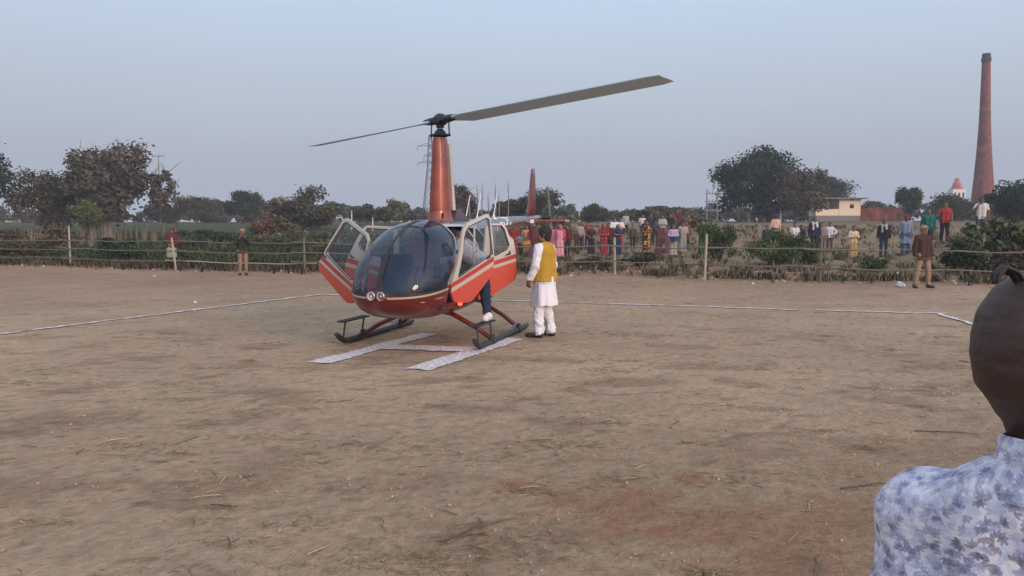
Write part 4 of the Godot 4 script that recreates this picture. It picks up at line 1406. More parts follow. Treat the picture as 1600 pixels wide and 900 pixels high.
func doors(h: Node3D) -> void:
	door(h, "front_door", 1, 1.25, 0.65, 17, [V(0.02, 0.69), V(-0.05, 0.80), V(-0.07, 0.92), V(0.06, 1.20), V(0.22, 1.60), V(0.27, 1.68), V(0.36, 1.75), V(0.89, 1.885), V(0.93, 1.87), V(0.94, 1.80), V(0.935, 1.28), V(0.91, 1.06), V(0.88, 1.00), V(0.46, 0.67), V(0.40, 0.645), V(0.12, 0.655)],
		[V(0.10, 1.03), V(0.27, 1.55), V(0.32, 1.63), V(0.40, 1.69), V(0.85, 1.81), V(0.885, 1.79), V(0.885, 1.32)], 0.83, 0.335, [0.062, 0.13], 0.49)
	door(h, "rear_door", 1, 0.05, 0.66, 38, [V(-0.06, 0.61), V(0.0, 1.2), V(0.08, 1.68), V(0.14, 1.745), V(0.40, 1.75), V(0.45, 1.70), V(0.51, 1.55), V(0.58, 1.50), V(0.615, 1.27), V(0.62, 0.92), V(0.59, 0.87), V(0.33, 0.73), V(0.08, 0.61)],
		[V(0.15, 1.29), V(0.16, 1.66), V(0.20, 1.70), V(0.37, 1.70), V(0.41, 1.65), V(0.475, 1.42), V(0.43, 1.36), V(0.24, 1.28)], 1.02, 0.24, [0.05, 0.115])
	door(h, "front_door", -1, 1.25, 0.62, 65, [V(-0.08, 1.50), V(-0.03, 1.60), V(0.44, 1.81), V(0.50, 1.825), V(0.56, 1.79), V(1.05, 1.20), V(1.08, 1.14), V(1.07, 1.05), V(0.54, 0.65), V(0.46, 0.60), V(0.38, 0.60), V(0.26, 0.66), V(0.05, 0.82), V(-0.05, 1.0)],
		[V(-0.03, 1.50), V(0.02, 1.56), V(0.46, 1.75), V(0.51, 1.74), V(0.87, 1.33), V(0.85, 1.29), V(0.33, 0.955), V(0.05, 1.0)], 0.605, 0.545, [0.05, 0.125])
	door(h, "rear_door", -1, 0.05, 0.66, 80, [V(0.0, 0.66), V(0.0, 1.5), V(0.08, 1.66), V(0.15, 1.70), V(0.62, 1.72), V(0.68, 1.69), V(0.82, 1.47), V(1.0, 1.14), V(1.03, 1.05), V(1.02, 0.88), V(0.95, 0.82), V(0.45, 0.64)],
		[V(0.10, 1.22), V(0.12, 1.60), V(0.17, 1.64), V(0.60, 1.66), V(0.74, 1.42), V(0.70, 1.36), V(0.55, 1.27)], 0.85, 0.22, [0.06, 0.14])

func rotor(h: Node3D) -> void:
	# tapered mast cowling
	var g := Geo.new()
	g.lathe([Vector2(0.195, 1.76), Vector2(0.165, 1.83), Vector2(0.150, 1.935)], 32, Transform3D(), 1.0, 1.9)
	g.lathe([Vector2(0.148, 1.945), Vector2(0.143, 2.10), Vector2(0.130, 2.38), Vector2(0.113, 2.72), Vector2(0.098, 3.0), Vector2(0.090, 3.03), Vector2(0.04, 3.035)], 32, Transform3D(), 1.0, 1.9)
	g.lathe([Vector2(0.143, 1.93), Vector2(0.143, 1.95)], 32, Transform3D(), 1.0, 1.9)
	var cowl := obj("mast_cowling", g, M.cowl_red, h)
	g = Geo.new()
	g.tube([Vector3(0.125, 1.95, -0.2), Vector3(0.108, 2.35, -0.19), Vector3(0.080, 2.95, -0.14)], [0.045, 0.04, 0.026], 8)
	obj("rear_seam", g, M.hull_cream, cowl)
	g = Geo.new()
	for q in [[0.10, 2.28], [-0.10, 2.28], [0.0, 2.2]]:
		g.ball(Vector3(q[0], q[1], sqrt(maxf(0.0, 0.0182 - q[0] * q[0])) * 1.9), Vector3(0.010, 0.010, 0.010), 6)
	obj("fastener", g, M.steel, cowl)
	g = Geo.new()
	g.box(Vector3(0.118, 1.865, 0.20), Vector3(0.014, 0.085, 0.10), Basis(Vector3.UP, 0.42), 0.004)
	obj("air_intake", g, M.shade_dark, h)
	g = Geo.new()
	for s in [-1, 1]:
		var x: float = 0.12 * s + 0.05
		g.quad(Vector3(x, 1.79, -0.15), Vector3(x, 1.97, -0.25), Vector3(x, 1.97, -0.42), Vector3(x, 1.79, -0.85), Vector3(s, 0, 0))
	g.quad(Vector3(-0.07, 1.97, -0.25), Vector3(0.17, 1.97, -0.25), Vector3(0.17, 1.97, -0.42), Vector3(-0.07, 1.97, -0.42), Vector3.UP)
	g.quad(Vector3(-0.07, 1.97, -0.42), Vector3(0.17, 1.97, -0.42), Vector3(0.17, 1.79, -0.85), Vector3(-0.07, 1.79, -0.85), Vector3(0, 0.8, -0.6).normalized())
	g.quad(Vector3(-0.07, 1.79, -0.15), Vector3(0.17, 1.79, -0.15), Vector3(0.17, 1.97, -0.25), Vector3(-0.07, 1.97, -0.25), Vector3(0, 0.3, 0.9).normalized())
	obj("rear_fairing", g, M.hull_silver, h)
	# shaft, swashplate, hub
	g = Geo.new()
	g.tube([Vector3(0, 3.0, 0), Vector3(0, 3.34, 0)], 0.036, 12)
	obj("rotor_shaft", g, M.steel, h)
	g = Geo.new()
	g.lathe([Vector2(0.04, 3.045), Vector2(0.11, 3.05), Vector2(0.125, 3.07), Vector2(0.125, 3.09), Vector2(0.09, 3.10), Vector2(0.085, 3.125), Vector2(0.06, 3.15), Vector2(0.04, 3.17)], 20)
	for s in [-1, 1]:
		g.box(Vector3(s * 0.13, 3.075, 0.0), Vector3(0.07, 0.035, 0.05), Basis.IDENTITY, 0.008)
		g.box(Vector3(0, 3.075, s * 0.13), Vector3(0.05, 0.035, 0.07), Basis.IDENTITY, 0.008)
	obj("swashplate", g, M.rotor_dark, h)
	for s in [-1, 1]:
		g = Geo.new()
		g.tube([Vector3(s * 0.155, 3.06, 0.02 * s), Vector3(s * 0.15, 3.27, 0.03 * s)], 0.011, 8)
		g.ball(Vector3(s * 0.155, 3.07, 0.02 * s), Vector3.ONE * 0.02, 8)
		g.ball(Vector3(s * 0.15, 3.27, 0.03 * s), Vector3.ONE * 0.02, 8)
		obj("pitch_link", g, M.rotor_dark, h)
	# the blades lie along an axis turned from the nose
	var ang := deg_to_rad(35.5)
	g = Geo.new()
	var hub_turn := Basis(Vector3.UP, PI / 2 - ang)
	g.box(Vector3(0, 3.30, 0), Vector3(0.20, 0.14, 0.17), hub_turn, 0.035)
	g.box(Vector3(0, 3.37, 0), Vector3(0.12, 0.05, 0.12), hub_turn, 0.02)
	g.box(Vector3(0, 3.21, 0), Vector3(0.10, 0.06, 0.10), hub_turn, 0.015)
	g.tube([hub_turn * Vector3(0, 0, -0.11) + Vector3(0, 3.30, 0), hub_turn * Vector3(0, 0, 0.11) + Vector3(0, 3.30, 0)], 0.05, 12)
	obj("rotor_hub", g, M.rotor_dark, h)
	for s in [1, -1]:
		# the blade whose tip comes towards the camera first
		var dir = Vector3(cos(ang), 0, sin(ang)) * s
		var side = dir.cross(Vector3.UP).normalized()
		var droop = 0.006 * s - 0.003
		g = Geo.new()
		var cut := 22
		var sec := [Vector2(0.28, 0.0), Vector2(0.22, 0.35), Vector2(0.05, 0.5), Vector2(-0.25, 0.38), Vector2(-0.72, 0.04), Vector2(-0.72, -0.04), Vector2(-0.25, -0.38), Vector2(0.05, -0.5), Vector2(0.22, -0.35)]
		var first := 0
		for k in cut + 1:
			var r := 0.20 + (4.40 - 0.20) * k / cut
			var chord := 0.30 if r > 0.55 else lerpf(0.10, 0.30, smoothstep(0.2, 0.62, r))
			var thick := 0.034 if r > 0.55 else lerpf(0.085, 0.034, smoothstep(0.2, 0.62, r))
			if k == cut: chord *= 0.85; thick *= 0.5
			var pitch := deg_to_rad(lerpf(15.0, 9.0, r / 4.55))
			var up = Vector3.UP * cos(pitch) + side * sin(pitch) * -1.0
			var fwd = side * cos(pitch) + Vector3.UP * sin(pitch)
			var mid = Vector3(0, 3.30 + droop * r, 0) + dir * r
			for e in sec.size():
				var p: Vector2 = sec[e]
				g.pt(mid + fwd * p.x * chord + up * p.y * thick, (fwd * (0.9 if e == 0 else p.x * 0.1) + up * signf(p.y)).normalized())
		for k in cut:
			for e in sec.size():
				var a := k * sec.size() + e
				var b := k * sec.size() + (e + 1) % sec.size()
				g.tri(a, b, b + sec.size()); g.tri(a, b + sec.size(), a + sec.size())
		var tipc := g.pt(Vector3(0, 3.30 + droop * 4.40, 0) + dir * 4.40, dir)
		for e in sec.size(): g.tri(tipc, cut * sec.size() + e, cut * sec.size() + (e + 1) % sec.size())
		var bl := obj("rotor_blade", g, M.blade_grey, h)
		g = Geo.new()
		g.tube([Vector3(0, 3.30, 0) + dir * 0.08, Vector3(0, 3.303, 0) + dir * 0.24, Vector3(0, 3.306, 0) + dir * 0.42], [0.055, 0.06, 0.042], 12)
		g.box(Vector3(0, 3.285, 0) + dir * 0.16 + side * 0.07, Vector3(0.10, 0.03, 0.05), hub_turn, 0.01)
		obj("blade_root", g, M.rotor_dark, bl)

func fin_shape(g: Geo, pts: Array, thick: float) -> void:
	# pts: outline in (z, y); a plate tapering to its edges
	var c := Vector2.ZERO
	for p in pts: c += p / pts.size()
	for s in [-1.0, 1.0]:
		for k in pts.size():
			var p: Vector2 = pts[k]
			var q: Vector2 = pts[(k + 1) % pts.size()]
			var pi_: Vector2 = p.lerp(c, 0.25)
			var qi: Vector2 = q.lerp(c, 0.25)
			var e := (q - p).orthogonal().normalized()
			if e.dot(p - c) < 0: e = -e
			g.quad(Vector3(s * 0.006, p.y, p.x), Vector3(s * 0.006, q.y, q.x), Vector3(s * thick, qi.y, qi.x), Vector3(s * thick, pi_.y, pi_.x), Vector3(s, e.y * 0.3, e.x * 0.3).normalized())
			g.flat(Vector3(s * thick, pi_.y, pi_.x), Vector3(s * thick, qi.y, qi.x), Vector3(s * thick, c.y, c.x), Vector3(s, 0, 0))
	for k in pts.size():
		var p: Vector2 = pts[k]
		var q: Vector2 = pts[(k + 1) % pts.size()]
		var e := (q - p).orthogonal().normalized()
		if e.dot(p - c) < 0: e = -e
		g.quad(Vector3(-0.006, p.y, p.x), Vector3(-0.006, q.y, q.x), Vector3(0.006, q.y, q.x), Vector3(0.006, p.y, p.x), Vector3(0, e.y, e.x))

func tail(h: Node3D) -> void:
	var g := Geo.new()
	fin_shape(g, [V(-4.95, 1.92), V(-5.10, 2.35), V(-5.30, 2.93), V(-5.52, 2.95), V(-5.60, 2.40), V(-5.58, 1.92)], 0.032)
	obj("upper_fin", g, M.hull_red, h)  # darker red carries the shade on the fin in its colour
	g = Geo.new()
	fin_shape(g, [V(-5.05, 1.78), V(-5.55, 1.80), V(-5.78, 1.10), V(-5.52, 1.08)], 0.028)
	obj("lower_fin", g, M.hull_red, h)
	g = Geo.new()
	var a := Geo.new()
	fin_shape(a, [V(-5.05, -0.42), V(-5.05, 0.80), V(-5.42, 0.80), V(-5.42, -0.42)], 0.018)
	g.add(a, Transform3D(Basis(Vector3(0, 1, 0), Vector3(1, 0, 0), Vector3(0, 0, 1)), Vector3(0, 1.815, 0)))
	obj("stabiliser", g, M.roof_red, h)
	g = Geo.new()
	for x in [0.80]:
		g.box(Vector3(x, 1.815, -5.24), Vector3(0.014, 0.05, 0.38), Basis.IDENTITY, 0.005)
	obj("end_plate", g, M.hull_cream, h)
	# tail rotor: gearbox and two slim blades
	g = Geo.new()
	g.tube([Vector3(0.0, 1.88, -5.95), Vector3(0.26, 1.88, -5.95)], [0.05, 0.035], 10)
	g.ball(Vector3(0, 1.88, -5.98), Vector3(0.075, 0.085, 0.13), 12)
	obj("tail_gearbox", g, M.rotor_dark, h)
	for s in [-1, 1]:
		g = Geo.new()
		var d = Vector3(0, sin(1.25), cos(1.25)) * s
		var c = d.cross(Vector3.RIGHT)
		g.tube([Vector3(0.25, 1.88, -5.95) + d * 0.04, Vector3(0.25, 1.88, -5.95) + d * 0.14], 0.025, 8)
		var b := Basis(Vector3.RIGHT, c.normalized(), d)
		g.box(Vector3(0.25, 1.88, -5.95) + d * 0.43, Vector3(0.018, 0.12, 0.60), b, 0.006)
		obj("tail_rotor_blade", g, M.galvanised, h)
	g = Geo.new()
	g.box(Vector3(-0.12, 1.87, -4.35), Vector3(0.03, 0.02, 0.32))
	g.box(Vector3(0.17, 1.80, -4.55), Vector3(0.16, 0.015, 0.05))
	g.box(Vector3(0.24, 1.80, -4.45), Vector3(0.015, 0.07, 0.26))
	obj("tail_antenna", g, M.antenna_white, h)

func landing_gear(h: Node3D) -> void:
	for s in [-1, 1]:
		var x := 1.09 if s < 0 else 0.98
		x *= s
		var g := Geo.new()
		var pts := [Vector3(x, 0.175, 1.30), Vector3(x, 0.135, 1.235), Vector3(x, 0.085, 1.15), Vector3(x, 0.056, 1.06), Vector3(x, 0.048, 0.98), Vector3(x, 0.048, -1.28), Vector3(x, 0.06, -1.40)]
		g.tube(pts, [0.030, 0.036, 0.040, 0.042, 0.042, 0.042, 0.030], 12)
		var sk := obj("skid", g, M.skid_black, h)
		g = Geo.new()
		g.box(Vector3(x, 0.012, 0.3), Vector3(0.06, 0.016, 1.3), Basis.IDENTITY, 0.004)
		obj("wear_shoe", g, M.skid_black, sk)
		for z in [0.5, -0.86]:
			g = Geo.new()
			var top := 0.44 if z > 0 else 0.50
			g.tube([Vector3(s * 0.12, top + 0.02, z), Vector3(s * 0.34, top, z), Vector3(lerpf(s * 0.34, x, 0.6), lerpf(top, 0.09, 0.55), z - 0.01), Vector3(x, 0.075, z - 0.02)], [0.036, 0.036, 0.036, 0.036], 10)
			obj("cross_tube", g, M.hull_red, h)
			g = Geo.new()
			g.tube([Vector3(x, 0.05, z - 0.09), Vector3(x, 0.05, z + 0.07)], 0.052, 12)
			g.box(Vector3(x, 0.11, z - 0.02), Vector3(0.05, 0.08, 0.10), Basis.IDENTITY, 0.01)
			obj("saddle_clamp", g, M.skid_black, sk)
		# boarding step on two struts
		g = Geo.new()
		var sx = x - s * 0.03
		g.box(Vector3(sx, 0.345, 0.82), Vector3(0.13, 0.022, 0.80), Basis.IDENTITY, 0.006)
		for k in 6: g.box(Vector3(sx, 0.358, 0.50 + k * 0.13), Vector3(0.11, 0.008, 0.03))
		var step := obj("boarding_step", g, M.skid_black, h)
		for z in [1.08, 0.50]:
			g = Geo.new()
			g.tube([Vector3(sx, 0.335, z), Vector3(x, 0.07, z + 0.03)], 0.014, 8)
			obj("strut", g, M.skid_black, step)
		g = Geo.new()
		for z in [-0.55, -0.68]: g.tube([Vector3(x, 0.06, z), Vector3(x, 0.15, z)], 0.012, 6)
		g.tube([Vector3(x, 0.14, -0.75), Vector3(x, 0.14, -0.45)], 0.010, 6)
		obj("wheel_bracket", g, M.steel, sk)

# ---------------------------------------------------------------- people
# bone: [a, b, radius at a, radius at b, flattening direction, flattening, cut at a, cut at b]
func bone(a: Vector3, b: Vector3, ra: float, rb := -1.0, dir := Vector3.ZERO, squash := 1.0, cut_a := false, cut_b := false) -> Array:
	return [a, b, ra, ra if rb < 0 else rb, dir, squash, cut_a, cut_b]

# surface nets over the smooth union of tapered capsules
func nets(bones: Array, cell: float, k := 0.04, planes := [], wrinkle := 0.0, wf := Vector3(14, 5, 14)) -> Geo:
	var lo := Vector3.ONE * 1e6
	var hi := -lo
	var boxes := []
	for b in bones:
		var r: float = maxf(b[2], b[3]) + cell * 2.5 + k * 0.5 + wrinkle
		var l: Vector3 = (b[0] as Vector3).min(b[1]) - Vector3.ONE * r
		var h: Vector3 = (b[0] as Vector3).max(b[1]) + Vector3.ONE * r
		boxes.append([l, h])
		lo = lo.min(l)
		hi = hi.max(h)
	var nx := int((hi.x - lo.x) / cell) + 2
	var ny := int((hi.y - lo.y) / cell) + 2
	var nz := int((hi.z - lo.z) / cell) + 2
	var f := PackedFloat32Array()
	f.resize(nx * ny * nz)
	f.fill(9.0)
	for q in bones.size():
		var b: Array = bones[q]
		var a: Vector3 = b[0]
		var d: Vector3 = (b[1] as Vector3) - a
		var ll := maxf(d.length_squared(), 1e-9)
		var ra: float = b[2]
		var dr: float = b[3] - ra
		var sd: Vector3 = b[4]
		var sq: float = b[5] - 1.0
		var flat_ := sq != 0.0
		var dn := d.normalized()
		var ca: bool = b[6]
		var cb: bool = b[7]
		var len_ := d.length()
		var i0 := Vector3i(((boxes[q][0] - lo) / cell).floor())
		var i1 := Vector3i(((boxes[q][1] - lo) / cell).ceil())
		for y in range(maxi(i0.y, 0), mini(i1.y + 1, ny)):
			for z in range(maxi(i0.z, 0), mini(i1.z + 1, nz)):
				var at := (y * nz + z) * nx
				for x in range(maxi(i0.x, 0), mini(i1.x + 1, nx)):
					var p := Vector3(lo.x + x * cell, lo.y + y * cell, lo.z + z * cell) - a
					if flat_: p += sd * (sq * p.dot(sd))
					var t := clampf(p.dot(d) / ll, 0.0, 1.0)
					var e := (p - d * t).length() - ra - dr * t
					if ca or cb:
						var s := p.dot(dn)
						if ca: e = maxf(e, -s)
						if cb: e = maxf(e, s - len_)
					var o := f[at + x]
					var h := k - absf(o - e)
					f[at + x] = minf(o, e) if h <= 0.0 else minf(o, e) - h * h * 0.25 / k
	if planes or wrinkle > 0.0:
		for y in ny:
			for z in nz:
				var at := (y * nz + z) * nx
				for x in nx:
					var v := f[at + x]
					if v > cell * 4.0 or v < -cell * 4.0 - 0.03: continue
					var p := Vector3(lo.x + x * cell, lo.y + y * cell, lo.z + z * cell)
					if wrinkle > 0.0: v += wrinkle * fine.get_noise_3d(p.x * wf.x, p.y * wf.y, p.z * wf.z)
					for c in planes: v = maxf(v, (p - c[0]).dot(c[1]))
					f[at + x] = v
	var g := Geo.new()
	var ids := PackedInt32Array()
	ids.resize(nx * ny * nz)
	ids.fill(-1)
	var corner := [0, 1, nx, nx + 1, nx * nz, nx * nz + 1, nx * nz + nx, nx * nz + nx + 1]
	var offs := [Vector3(0, 0, 0), Vector3(1, 0, 0), Vector3(0, 0, 1), Vector3(1, 0, 1), Vector3(0, 1, 0), Vector3(1, 1, 0), Vector3(0, 1, 1), Vector3(1, 1, 1)]
	var edges := [[0, 1], [2, 3], [4, 5], [6, 7], [0, 2], [1, 3], [4, 6], [5, 7], [0, 4], [1, 5], [2, 6], [3, 7]]
	var reach := cell * 2.0
	for y in ny - 1:
		for z in nz - 1:
			var row := (y * nz + z) * nx
			for x in nx - 1:
				var at := row + x
				var v0 := f[at]
				if v0 > reach or v0 < -reach: continue
				var w := [v0, f[at + 1], f[at + corner[2]], f[at + corner[3]], f[at + corner[4]], f[at + corner[5]], f[at + corner[6]], f[at + corner[7]]]
				var m := 0
				for q in 8:
					if w[q] < 0.0: m += 1
				if m == 0 or m == 8: continue
				var s := Vector3.ZERO
				var cnt := 0
				for e in edges:
					var a: float = w[e[0]]
					var b: float = w[e[1]]
					if (a < 0.0) != (b < 0.0):
						s += (offs[e[0]] as Vector3).lerp(offs[e[1]], a / (a - b))
						cnt += 1
				s /= cnt
				var n := Vector3(w[1] - w[0] + w[3] - w[2] + w[5] - w[4] + w[7] - w[6], w[4] - w[0] + w[5] - w[1] + w[6] - w[2] + w[7] - w[3], w[2] - w[0] + w[3] - w[1] + w[6] - w[4] + w[7] - w[5])
				ids[at] = g.pt(lo + (Vector3(x, y, z) + s) * cell, n.normalized())
	for y in range(1, ny - 1):
		for z in range(1, nz - 1):
			var row := (y * nz + z) * nx
			for x in range(1, nx - 1):
				var at := row + x
				if ids[at] < 0: continue
				var a := f[at] < 0.0
				if a != (f[at + 1] < 0.0): face(g, ids, [at, at - nx, at - nx - nx * nz, at - nx * nz])
				if a != (f[at + nx] < 0.0): face(g, ids, [at, at - 1, at - 1 - nx * nz, at - nx * nz])
				if a != (f[at + nx * nz] < 0.0): face(g, ids, [at, at - 1, at - 1 - nx, at - nx])
	return g

func face(g: Geo, ids: PackedInt32Array, q: Array) -> void:
	var a := ids[q[0]]
	var b := ids[q[1]]
	var c := ids[q[2]]
	var d := ids[q[3]]
	if a < 0 or b < 0 or c < 0 or d < 0: return
	g.tri(a, b, c)
	g.tri(a, c, d)

# joints of a standing figure 1.70 m tall that faces +z; m is -1 for its right side
func joints(pose: String) -> Dictionary:
	var j := {}
	for m in [-1, 1]:
		j["sh%d" % m] = Vector3(m * 0.178, 1.358, -0.015)
		j["el%d" % m] = Vector3(m * 0.232, 1.095, -0.04)
		j["wr%d" % m] = Vector3(m * 0.250, 0.858, 0.03)
		j["hp%d" % m] = Vector3(m * 0.088, 0.90, 0)
		j["kn%d" % m] = Vector3(m * 0.10, 0.49, 0.015)
		j["an%d" % m] = Vector3(m * 0.105, 0.085, -0.025)
		j["to%d" % m] = Vector3(m * 0.135, 0.03, 0.145)
		j["hd%d" % m] = Vector3(0.0, -1.0, 0.12)
	j.head = Vector3(0, 1.54, 0.01)
	j.turn = 0.0
	match pose:
		"hip":
			j["el1"] = Vector3(0.37, 1.15, -0.06); j["wr1"] = Vector3(0.20, 0.98, 0.05); j["hd1"] = Vector3(-0.8, -0.3, 0.5)
		"crossed":
			j["el-1"] = Vector3(-0.24, 1.12, 0.06); j["wr-1"] = Vector3(0.03, 1.14, 0.17); j["hd-1"] = Vector3(1, 0.1, 0.05)
			j["el1"] = Vector3(0.24, 1.12, 0.06); j["wr1"] = Vector3(-0.03, 1.10, 0.155); j["hd1"] = Vector3(-1, 0.1, 0.0)
		"front":
			j["el-1"] = Vector3(-0.255, 1.11, 0.0); j["wr-1"] = Vector3(-0.06, 0.96, 0.165); j["hd-1"] = Vector3(0.8, -0.6, 0.1)
			j["el1"] = Vector3(0.255, 1.11, 0.0); j["wr1"] = Vector3(0.06, 0.96, 0.165); j["hd1"] = Vector3(-0.8, -0.6, 0.2)
		"face":
			j["el-1"] = Vector3(-0.27, 1.13, 0.08); j["wr-1"] = Vector3(-0.11, 1.36, 0.15); j["hd-1"] = Vector3(0.5, 0.85, -0.1)
		"phone":
			for m in [-1, 1]:
				j["el%d" % m] = Vector3(m * 0.25, 1.16, 0.12); j["wr%d" % m] = Vector3(m * 0.10, 1.36, 0.20); j["hd%d" % m] = Vector3(-m * 0.3, 0.95, 0.1)
		"wide":
			for m in [-1, 1]:
				j["kn%d" % m] = Vector3(m * 0.15, 0.49, 0.02); j["an%d" % m] = Vector3(m * 0.20, 0.085, -0.02); j["to%d" % m] = Vector3(m * 0.25, 0.03, 0.14)
	return j

func body_bones(j: Dictionary, f := 0.0) -> Array:
	var b := []
	var z := Vector3(0, 0, 1)
	b.append(bone(Vector3(0, 1.38, -0.02), j.head + Vector3(0, -0.03, -0.015), 0.054, 0.05))
	for m in [-1, 1]:
		var sh: Vector3 = j["sh%d" % m]
		b.append(bone(Vector3(m * 0.03, 1.395, -0.02), sh, 0.054 + f, 0.050 + f))
		b.append(bone(Vector3(m * 0.070, 1.28, 0), Vector3(m * 0.06, 1.10, 0.0), 0.096 + f, 0.086 + f))
		b.append(bone(Vector3(m * 0.055, 1.10, 0.0), Vector3(m * 0.068, 0.92, -0.01), 0.085 + f, 0.097 + f))
		b.append_array(arm_bones(j, m, f))
		b.append_array(leg_bones(j, m, f))
	return b

func arm_bones(j: Dictionary, m: int, f := 0.0, cut := false) -> Array:
	return [bone(j["sh%d" % m], j["el%d" % m], 0.052 + f, 0.040 + f), bone(j["el%d" % m], j["wr%d" % m], 0.040 + f, 0.027 + f * 1.2, Vector3.ZERO, 1.0, false, cut)]

func leg_bones(j: Dictionary, m: int, f := 0.0, cut := false) -> Array:
	return [bone(j["hp%d" % m], j["kn%d" % m], 0.086 + f, 0.056 + f), bone(j["kn%d" % m], j["an%d" % m], 0.056 + f, 0.038 + f * 1.4, Vector3.ZERO, 1.0, false, cut)]

# a head of its own fine grid: skull, jaw, nose, lips, ears; centred on the ear line, facing +z
func head_geo(cell := 0.005) -> Geo:
	var key := "head%f" % cell
	if not cache.has(key):
		var b := [bone(Vector3(0, 0.055, -0.012), Vector3(0, 0.062, -0.035), 0.083, 0.082), bone(Vector3(0, 0.04, 0.025), Vector3(0, -0.035, 0.038), 0.066, 0.050),
			bone(Vector3(0, -0.065, 0.058), Vector3(0, -0.06, 0.04), 0.026, 0.035), bone(Vector3(-0.035, -0.05, 0.02), Vector3(0.035, -0.05, 0.02), 0.034),
			bone(Vector3(0, -0.03, -0.012), Vector3(0, -0.13, -0.025), 0.052, 0.054)]
		for m in [-1, 1]:
			b.append(bone(Vector3(m * 0.012, 0.038, 0.086), Vector3(m * 0.045, 0.036, 0.070), 0.010, 0.010))
			b.append(bone(Vector3(m * 0.045, -0.005, 0.066), Vector3(m * 0.05, -0.01, 0.05), 0.016))
		var g := nets(b, cell, 0.022)
		var d := [bone(Vector3(0, 0.022, 0.090), Vector3(0, -0.012, 0.108), 0.008, 0.012), bone(Vector3(-0.012, -0.015, 0.096), Vector3(0.012, -0.015, 0.096), 0.009),
			bone(Vector3(-0.018, -0.037, 0.088), Vector3(0.018, -0.037, 0.088), 0.008), bone(Vector3(-0.015, -0.047, 0.086), Vector3(0.015, -0.047, 0.086), 0.009)]
		g.add(nets(d, cell, 0.012))
		for m in [-1, 1]:
			g.add(nets([bone(Vector3(m * 0.080, 0.022, -0.012), Vector3(m * 0.078, -0.012, -0.004), 0.021, 0.013, Vector3(1, 0, 0.3 * m).normalized(), 2.6), bone(Vector3(m * 0.088, 0.03, -0.022), Vector3(m * 0.090, 0.005, -0.022), 0.006)], cell, 0.010))
		cache[key] = g
	return cache[key]

# a left hand: palm along -y, thumb to +z, palm facing -x; fingers curl towards -x
func hand_geo(curl: float) -> Geo:
	var key := "hand%.2f" % curl
	if not cache.has(key):
		var b := [bone(Vector3(0, 0.01, 0), Vector3(0, -0.03, 0), 0.026, 0.034, Vector3(1, 0, 0), 1.7), bone(Vector3(0, -0.04, 0.022), Vector3(0, -0.05, -0.024), 0.020, 0.017, Vector3(1, 0, 0), 1.3)]
		for q in [[0.030, 0.040, 0.0090, -0.072], [0.010, 0.046, 0.0095, -0.078], [-0.010, 0.042, 0.009, -0.075], [-0.028, 0.033, 0.008, -0.068]]:
			var p := Vector3(0, -0.045, q[0] * 0.9)
			var e := Vector3(-0.002, q[3], q[0])
			var a := curl
			b.append(bone(p, e, 0.010, q[2]))
			for s in 3:
				var l: float = q[1] * [0.75, 0.55, 0.42][s]
				var t := e + Vector3(-sin(a), -cos(a), q[0] * 0.2) * l
				b.append(bone(e, t, q[2] * (1.0 - 0.08 * s), q[2] * (0.93 - 0.08 * s)))
				e = t
				a += curl * 0.8
		b.append_array([bone(Vector3(-0.008, -0.005, 0.024), Vector3(-0.022, -0.035, 0.045), 0.014, 0.011), bone(Vector3(-0.022, -0.035, 0.045), Vector3(-0.034, -0.062, 0.046), 0.0105, 0.009)])
		cache[key] = nets(b, 0.0042, 0.006)
	return cache[key]

func with_ends(g: Geo, j: Dictionary, head_cell: float, curl := 0.5) -> Geo:
	g.add(head_geo(head_cell), Transform3D(Basis(Vector3.UP, j.turn), j.head))
	for m in [-1, 1]:
		var w: Vector3 = j["wr%d" % m]
		var d: Vector3 = (j["hd%d" % m] as Vector3).normalized()
		var fw := Vector3(0, 0, 1) - d * d.z
		if fw.length() < 0.2: fw = Vector3(0, 1, 0) - d * d.y
		fw = fw.normalized()
		# columns: x (back of the hand), y (towards the arm), z (thumb)
		var bx := (-d).cross(fw).normalized()
		if (bx.x * m) < 0.0: bx = -bx
		g.add(hand_geo(curl), Transform3D(Basis(bx, -d, fw), w + d * 0.02))
	return g

func body(pose: String, cell: float, head_cell: float) -> ArrayMesh:
	var key := "body" + pose + str(cell)
	if not cache.has(key):
		var j := joints(pose)
		var b := body_bones(j)
		for m in [-1, 1]: b.append(bone(j["an%d" % m] + Vector3(0, -0.04, 0), j["to%d" % m], 0.036, 0.03, Vector3.UP, 1.1))
		cache[key] = with_ends(nets(b, cell, 0.035), j, head_cell).mesh()
	return cache[key]

